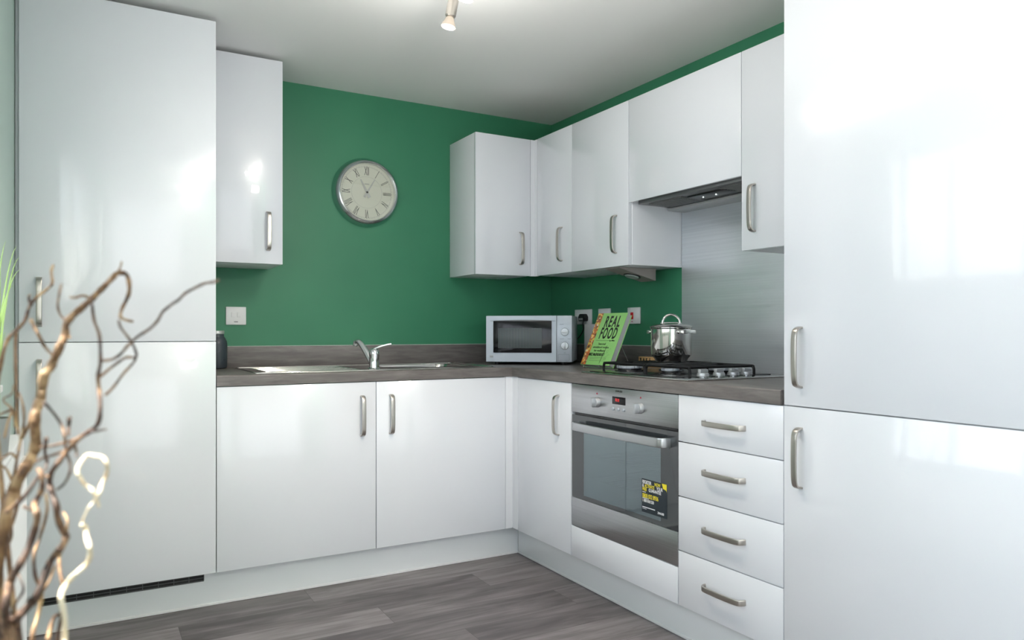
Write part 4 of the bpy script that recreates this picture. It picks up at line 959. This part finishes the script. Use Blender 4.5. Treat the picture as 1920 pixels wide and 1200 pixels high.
t = thing('floor_vase', 'tall grey floor vase holding the curly willow branches', 'vase', (-2.43, -2.80, 0))
obj('vase_body', lathe(BM(), [(0, .0005), (.055, .0005), (.068, .02), (.075, .20), (.070, .42), (.050, .56), (.046, .60), (.052, .62), (.048, .62), (.042, .60), (.046, .55), (.06, .40), (.05, .05), (0, .03)], 40), M['vase'], t)
TW = json.loads('''{"A":{"main":[[-2.425,-2.8,0.4,0.00735],[-2.43,-2.8,0.6,0.00735],[-2.4652,-2.7117,0.7533,0.00735],[-2.4705,-2.6955,0.7943,0.00716],[-2.466,-2.7134,0.8443,0.00697],[-2.4583,-2.7226,0.8904,0.00677],[-2.4535,-2.705,0.9107,0.00658],[-2.4432,-2.7371,0.934,0.00639],[-2.4357,-2.7196,0.9487,0.0062],[-2.4326,-2.724,0.9616,0.00601],[-2.4326,-2.7427,0.988,0.00582],[-2.4312,-2.7323,0.9993,0.00562],[-2.428,-2.7202,1.0106,0.00543],[-2.4244,-2.7447,1.033,0.00524],[-2.419,-2.7383,1.0416,0.00505],[-2.4155,-2.7277,1.0513,0.00486],[-2.4097,-2.7554,1.0644,0.00467],[-2.4053,-2.743,1.0766,0.00448],[-2.4045,-2.7333,1.088,0.00428],[-2.3981,-2.7621,1.0967,0.00409],[-2.3905,-2.7473,1.105,0.0039],[-2.3816,-2.7584,1.1139,0.00371],[-2.3767,-2.7731,1.119,0.00352],[-2.3685,-2.7525,1.1293,0.00333],[-2.3612,-2.781,1.137,0.00314],[-2.357,-2.775,1.142,0.00294],[-2.3487,-2.7675,1.1417,0.00275],[-2.3467,-2.7914,1.1312,0.00256],[-2.3463,-2.7822,1.1216,0.00237],[-2.3486,-2.7649,1.1132,0.00218],[-2.3527,-2.7664,1.1039,0.00199],[-2.3544,-2.7851,1.0956,0.0018],[-2.3491,-2.7777,1.0924,0.0016],[-2.3417,-2.7718,1.0908,0.00141]],"side":[[[-2.4369,-2.7244,1.0925,0.00198],[-2.4301,-2.7437,1.0789,0.00188],[-2.4245,-2.7213,1.0639,0.00179],[-2.4157,-2.7483,1.0542,0.0017]],[[-2.4042,-2.7473,1.0913,0.00141],[-2.4095,-2.7308,1.0972,0.00134],[-2.4123,-2.7335,1.1073,0.00127],[-2.4102,-2.7557,1.1201,0.0012],[-2.4086,-2.7439,1.1308,0.00113]],[[-2.3825,-2.7466,1.1166,0.0017],[-2.3894,-2.7541,1.1184,0.00151],[-2.3962,-2.7621,1.1157,0.00132],[-2.401,-2.7593,1.1163,0.00113]],[[-2.3574,-2.7864,1.1412,0.00141],[-2.3538,-2.7688,1.1494,0.00113],[-2.3526,-2.7644,1.1555,0.00085]],[[-2.4047,-2.7477,1.0856,0.00198],[-2.403,-2.7333,1.0783,0.00155],[-2.4006,-2.7551,1.0732,0.00113]],[[-2.4269,-2.7423,1.014,0.00339],[-2.4237,-2.7403,1.0176,0.00226]]]},"B":{"main":[[-2.425,-2.8,0.4,0.00443],[-2.43,-2.8,0.6,0.00443],[-2.4445,-2.7786,0.7734,0.00443],[-2.4453,-2.7927,0.7933,0.00433],[-2.4426,-2.8061,0.8047,0.00422],[-2.4371,-2.7831,0.8054,0.00412],[-2.4275,-2.8115,0.8232,0.00401],[-2.4209,-2.8038,0.8405,0.0039],[-2.4157,-2.7996,0.8543,0.0038],[-2.4068,-2.8267,0.8715,0.00369],[-2.4029,-2.8046,0.8759,0.00358],[-2.4056,-2.8044,0.8826,0.00348],[-2.4097,-2.8174,0.8996,0.00337],[-2.4104,-2.824,0.912,0.00327],[-2.4149,-2.8074,0.9227,0.00316],[-2.4172,-2.7939,0.9294,0.00305],[-2.4156,-2.8123,0.9418,0.00295],[-2.4097,-2.8188,0.9522,0.00284],[-2.401,-2.8056,0.9631,0.00273],[-2.392,-2.8356,0.9769,0.00263],[-2.3821,-2.814,0.9814,0.00252],[-2.3754,-2.8397,0.9917,0.00242],[-2.3736,-2.8399,1.0061,0.00231],[-2.3743,-2.8202,1.0218,0.0022],[-2.3753,-2.8245,1.0358,0.0021],[-2.3737,-2.8458,1.0502,0.00199],[-2.3735,-2.8332,1.0602,0.00188],[-2.3743,-2.8181,1.0768,0.00178],[-2.3789,-2.8238,1.0916,0.00167],[-2.3808,-2.8405,1.1078,0.00157]],"side":[[[-2.3732,-2.8092,1.0505,0.00161],[-2.3631,-2.8202,1.0523,0.00161],[-2.3551,-2.8081,1.0572,0.00161],[-2.3504,-2.8357,1.0652,0.00161],[-2.3405,-2.8181,1.0746,0.00161],[-2.3307,-2.8403,1.0827,0.00161],[-2.3235,-2.8401,1.0907,0.00161],[-2.3177,-2.8285,1.1001,0.00161],[-2.3127,-2.8571,1.1064,0.00161],[-2.3038,-2.8405,1.1125,0.00161],[-2.2987,-2.8488,1.1187,0.00161],[-2.2916,-2.865,1.1235,0.00161],[-2.2797,-2.8495,1.1295,0.00161],[-2.2759,-2.8776,1.1291,0.00161],[-2.269,-2.8641,1.1323,0.00161]],[[-2.3737,-2.8082,1.0344,0.00161],[-2.3645,-2.8213,1.0438,0.00158],[-2.3556,-2.8075,1.0501,0.00154],[-2.3509,-2.8352,1.0547,0.00151],[-2.3415,-2.8186,1.0545,0.00147],[-2.3429,-2.816,1.0637,0.00144],[-2.3482,-2.8279,1.0731,0.00141],[-2.3555,-2.8327,1.0837,0.00137],[-2.3576,-2.8242,1.0917,0.00134]],[[-2.3413,-2.8136,1.0544,0.00136],[-2.3431,-2.8013,1.048,0.00141],[-2.352,-2.8011,1.0372,0.00147],[-2.3595,-2.8091,1.0269,0.00152],[-2.3644,-2.8167,1.0212,0.00158],[-2.369,-2.8071,1.0158,0.00163]],[[-2.3821,-2.8161,0.9816,0.00183],[-2.3773,-2.8434,0.9845,0.00148],[-2.3716,-2.8276,0.9833,0.00113],[-2.3679,-2.8276,0.9836,0.00078]],[[-2.3923,-2.8097,0.9736,0.00183],[-2.4043,-2.8013,0.9697,0.00165],[-2.4154,-2.796,0.9666,0.00148],[-2.4257,-2.7948,0.9657,0.0013]],[[-2.4008,-2.8153,0.9645,0.00157],[-2.4061,-2.8008,0.9607,0.0015],[-2.4154,-2.796,0.9571,0.00143],[-2.4238,-2.7983,0.955,0.00137],[-2.429,-2.8091,0.9524,0.0013]],[[-2.4217,-2.8049,1.0111,0.00159],[-2.4154,-2.7936,1.0008,0.00155],[-2.4081,-2.7963,0.989,0.00152],[-2.4039,-2.8173,0.9785,0.00149],[-2.4035,-2.7988,0.9624,0.00145],[-2.3998,-2.7976,0.9486,0.00142],[-2.3994,-2.8181,0.9429,0.00139],[-2.404,-2.8145,0.9317,0.00136],[-2.4112,-2.7989,0.9228,0.00132]],[[-2.3955,-2.8109,0.9671,0.00157],[-2.3941,-2.8133,0.9621,0.0013],[-2.3934,-2.8339,0.9598,0.00104]],[[-2.4004,-2.7912,0.9928,0.00241],[-2.4011,-2.7807,0.9831,0.00201],[-2.4012,-2.7988,0.9761,0.00161]]]},"C":{"main":[[-2.425,-2.8,0.4,0.00482],[-2.43,-2.8,0.6,0.00482],[-2.4481,-2.8009,0.7823,0.00482],[-2.4524,-2.8005,0.7933,0.00462],[-2.4516,-2.8207,0.8153,0.00443],[-2.4509,-2.8192,0.8298,0.00423],[-2.4491,-2.7989,0.8396,0.00404],[-2.4411,-2.8268,0.8585,0.00384],[-2.4333,-2.8171,0.8739,0.00365],[-2.4281,-2.8178,0.8918,0.00345],[-2.4252,-2.8397,0.9085,0.00326],[-2.4283,-2.8291,0.9156,0.00306],[-2.4267,-2.8116,0.919,0.00287],[-2.4215,-2.8366,0.9324,0.00267],[-2.4223,-2.8384,0.9469,0.00248],[-2.4263,-2.8193,0.9486,0.00228]],"side":[[[-2.453,-2.8039,0.81,0.00228],[-2.4465,-2.8108,0.805,0.00194],[-2.4384,-2.8293,0.8147,0.00161],[-2.4329,-2.808,0.8231,0.00127]],[[-2.4528,-2.7908,0.9043,0.00257],[-2.439,-2.8148,0.92,0.00232],[-2.4327,-2.8116,0.9284,0.00206],[-2.4251,-2.8066,0.9392,0.0018],[-2.4162,-2.8324,0.9422,0.00154]],[[-2.4184,-2.8314,0.9792,0.00206],[-2.42,-2.8227,0.965,0.0018],[-2.4191,-2.8044,0.9529,0.00154],[-2.4203,-2.8157,0.9444,0.00129]],[[-2.4384,-2.7965,0.909,0.00154],[-2.4324,-2.8239,0.9115,0.00141],[-2.4295,-2.808,0.9078,0.00129]],[[-2.4499,-2.7769,0.8004,0.00157],[-2.4453,-2.7927,0.8152,0.00139],[-2.4384,-2.8044,0.8307,0.00122],[-2.444,-2.7858,0.8417,0.00104]]]},"D":{"main":[[-2.425,-2.8,0.4,0.00277],[-2.43,-2.8,0.6,0.00277],[-2.4783,-2.6317,0.9956,0.00277],[-2.4771,-2.611,1.0187,0.00268],[-2.4723,-2.6309,1.037,0.00258],[-2.4684,-2.6401,1.0568,0.00249],[-2.4651,-2.618,1.0725,0.00239],[-2.4559,-2.644,1.0812,0.0023],[-2.4479,-2.642,1.0923,0.0022],[-2.4455,-2.6296,1.1037,0.00211],[-2.4409,-2.6548,1.1117,0.00201],[-2.435,-2.649,1.1206,0.00192],[-2.4257,-2.6459,1.1296,0.00182],[-2.4195,-2.6709,1.1358,0.00173],[-2.4211,-2.6553,1.149,0.00163],[-2.4194,-2.6445,1.1586,0.00154]],"side":[[[-2.4575,-2.6219,1.0812,0.00185],[-2.457,-2.6361,1.0565,0.00179],[-2.4555,-2.6503,1.0326,0.00172],[-2.4563,-2.6314,1.005,0.00166],[-2.4563,-2.6246,0.9752,0.0016],[-2.4537,-2.6475,0.9622,0.00154]],[[-2.4417,-2.6413,1.1108,0.00185],[-2.4428,-2.6571,1.1176,0.00154],[-2.4425,-2.6453,1.123,0.00123]]]},"E":{"main":[[-2.425,-2.8,0.4,0.00271],[-2.43,-2.8,0.6,0.00271],[-2.4032,-2.8654,0.7672,0.00271],[-2.4032,-2.8478,0.7902,0.00267],[-2.4028,-2.8621,0.815,0.00263],[-2.4054,-2.8738,0.8389,0.00259],[-2.4033,-2.8583,0.8425,0.00255],[-2.3991,-2.8549,0.8478,0.0025],[-2.3928,-2.8811,0.8612,0.00246],[-2.3861,-2.8592,0.8609,0.00242],[-2.3827,-2.8732,0.8711,0.00238],[-2.3827,-2.8868,0.8844,0.00234],[-2.3852,-2.8721,0.8909,0.0023],[-2.3861,-2.8574,0.8965,0.00226],[-2.3895,-2.8655,0.9008,0.00222]],"side":[[[-2.3897,-2.8443,0.896,0.001],[-2.387,-2.8616,0.9075,0.001],[-2.3827,-2.8712,0.918,0.001],[-2.3782,-2.8505,0.9193,0.001]],[[-2.3782,-2.8572,0.9206,0.002],[-2.375,-2.8798,0.9312,0.00198],[-2.3726,-2.8622,0.9361,0.00196],[-2.369,-2.8609,0.9441,0.00195],[-2.3685,-2.8822,0.9565,0.00193],[-2.3719,-2.8766,0.9633,0.00191],[-2.3774,-2.8599,0.9628,0.00189],[-2.3831,-2.8478,0.9625,0.00188],[-2.387,-2.8527,0.961,0.00186],[-2.3926,-2.8634,0.9522,0.00184],[-2.3904,-2.8654,0.9449,0.00182],[-2.3862,-2.8459,0.9335,0.0018],[-2.3805,-2.8725,0.9333,0.00179],[-2.3774,-2.8689,0.9259,0.00177],[-2.3747,-2.8525,0.9127,0.00175]]]},"F":{"main":[[-2.425,-2.8,0.4,0.00248],[-2.43,-2.8,0.6,0.00248],[-2.4293,-2.7598,0.7306,0.00248],[-2.4336,-2.7663,0.7667,0.00234],[-2.4291,-2.746,0.7862,0.0022],[-2.426,-2.7511,0.8095,0.00207],[-2.431,-2.7626,0.8302,0.00193],[-2.4319,-2.764,0.8526,0.00179],[-2.4283,-2.7421,0.863,0.00165],[-2.4206,-2.7675,0.8955,0.00151],[-2.4214,-2.7706,0.9153,0.00138]],"side":[[[-2.4092,-2.775,0.7321,0.0022],[-2.4117,-2.7548,0.758,0.0021],[-2.4076,-2.7641,0.7882,0.002],[-2.4062,-2.7818,0.8209,0.00189],[-2.4094,-2.7685,0.8339,0.00179],[-2.4098,-2.7521,0.8461,0.00169],[-2.4035,-2.7783,0.8739,0.00158],[-2.4025,-2.7784,0.8874,0.00148],[-2.4068,-2.7593,0.8921,0.00138]],[[-2.4194,-2.774,0.7666,0.00248],[-2.4154,-2.7572,0.7818,0.00207],[-2.4056,-2.768,0.7902,0.00165]],[[-2.4258,-2.7549,0.8106,0.00195],[-2.4195,-2.7488,0.8188,0.00153],[-2.414,-2.742,0.8328,0.00112]]]},"G":{"main":[[-2.425,-2.8,0.4,0.00297],[-2.43,-2.8,0.6,0.00297],[-2.4786,-2.6698,0.7055,0.00297],[-2.4778,-2.647,0.7623,0.00276],[-2.4703,-2.6651,0.8203,0.00255],[-2.4654,-2.6763,0.852,0.00233],[-2.4633,-2.6539,0.8764,0.00212],[-2.4567,-2.6743,0.9125,0.00191],[-2.4522,-2.6827,0.94,0.0017],[-2.4497,-2.6611,0.9618,0.00149]],"side":[[[-2.4667,-2.6609,0.8484,0.00208],[-2.4584,-2.665,0.8632,0.00186],[-2.4509,-2.6866,0.8936,0.00163],[-2.4509,-2.6653,0.9103,0.00141],[-2.4549,-2.6592,0.9246,0.00119]],[[-2.458,-2.657,0.9095,0.00178],[-2.4641,-2.6561,0.925,0.00149],[-2.4691,-2.6671,0.932,0.00119]],[[-2.4539,-2.6584,0.9365,0.00178],[-2.4607,-2.6612,0.9435,0.00149],[-2.4714,-2.6631,0.9339,0.00119]],[[-2.4496,-2.662,0.9619,0.00178],[-2.4455,-2.6869,0.9812,0.00158],[-2.4466,-2.6855,0.9988,0.00139],[-2.4519,-2.6659,1.0123,0.00119]],[[-2.4496,-2.662,0.9607,0.00297],[-2.4417,-2.6916,0.9756,0.00238],[-2.4385,-2.6792,0.9859,0.00178]],[[-2.4567,-2.6339,0.9701,0.00183],[-2.4585,-2.644,0.9896,0.00162],[-2.4643,-2.6537,0.9896,0.00142],[-2.4734,-2.6519,0.9852,0.00122]],[[-2.4593,-2.6331,0.9899,0.00183],[-2.4643,-2.6345,0.9768,0.00152],[-2.4666,-2.6505,0.9593,0.00122]],[[-2.4593,-2.6331,0.9899,0.00122],[-2.4695,-2.6279,1.001,0.00112],[-2.4588,-2.6599,1.0103,0.00101],[-2.4579,-2.6453,1.019,0.00091]],[[-2.4675,-2.6746,0.8343,0.00205],[-2.4609,-2.6714,0.8443,0.00176],[-2.4561,-2.6959,0.8613,0.00147],[-2.458,-2.6838,0.8821,0.00117]],[[-2.462,-2.6702,0.8797,0.00176],[-2.4541,-2.6829,0.8873,0.00147],[-2.4472,-2.6981,0.9013,0.00117]],[[-2.4705,-2.6513,0.8646,0.00211],[-2.4696,-2.6388,0.8861,0.00165],[-2.4719,-2.652,0.913,0.0012]]]}}''')
LAB = {'A': ('tall tan willow branch with the forked top, hooked at its tip', 'bark'),
       'B': ('dark willow branch with the longest side twig reaching right towards the switch', 'bark_dark'),
       'C': ('short thick dark willow branch at the bottom left corner', 'bark_dark'),
       'D': ('willow branch at far left crossing the upper tall-cabinet handle', 'bark'),
       'E': ('curled willow twig with bright sunlight painted pale into its bark, forming a loop against the lower tall door', 'bark_sunlit'),
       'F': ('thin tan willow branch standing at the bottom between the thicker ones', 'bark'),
       'G': ('finely forked thin willow branch in front of the white radiator', 'bark')}
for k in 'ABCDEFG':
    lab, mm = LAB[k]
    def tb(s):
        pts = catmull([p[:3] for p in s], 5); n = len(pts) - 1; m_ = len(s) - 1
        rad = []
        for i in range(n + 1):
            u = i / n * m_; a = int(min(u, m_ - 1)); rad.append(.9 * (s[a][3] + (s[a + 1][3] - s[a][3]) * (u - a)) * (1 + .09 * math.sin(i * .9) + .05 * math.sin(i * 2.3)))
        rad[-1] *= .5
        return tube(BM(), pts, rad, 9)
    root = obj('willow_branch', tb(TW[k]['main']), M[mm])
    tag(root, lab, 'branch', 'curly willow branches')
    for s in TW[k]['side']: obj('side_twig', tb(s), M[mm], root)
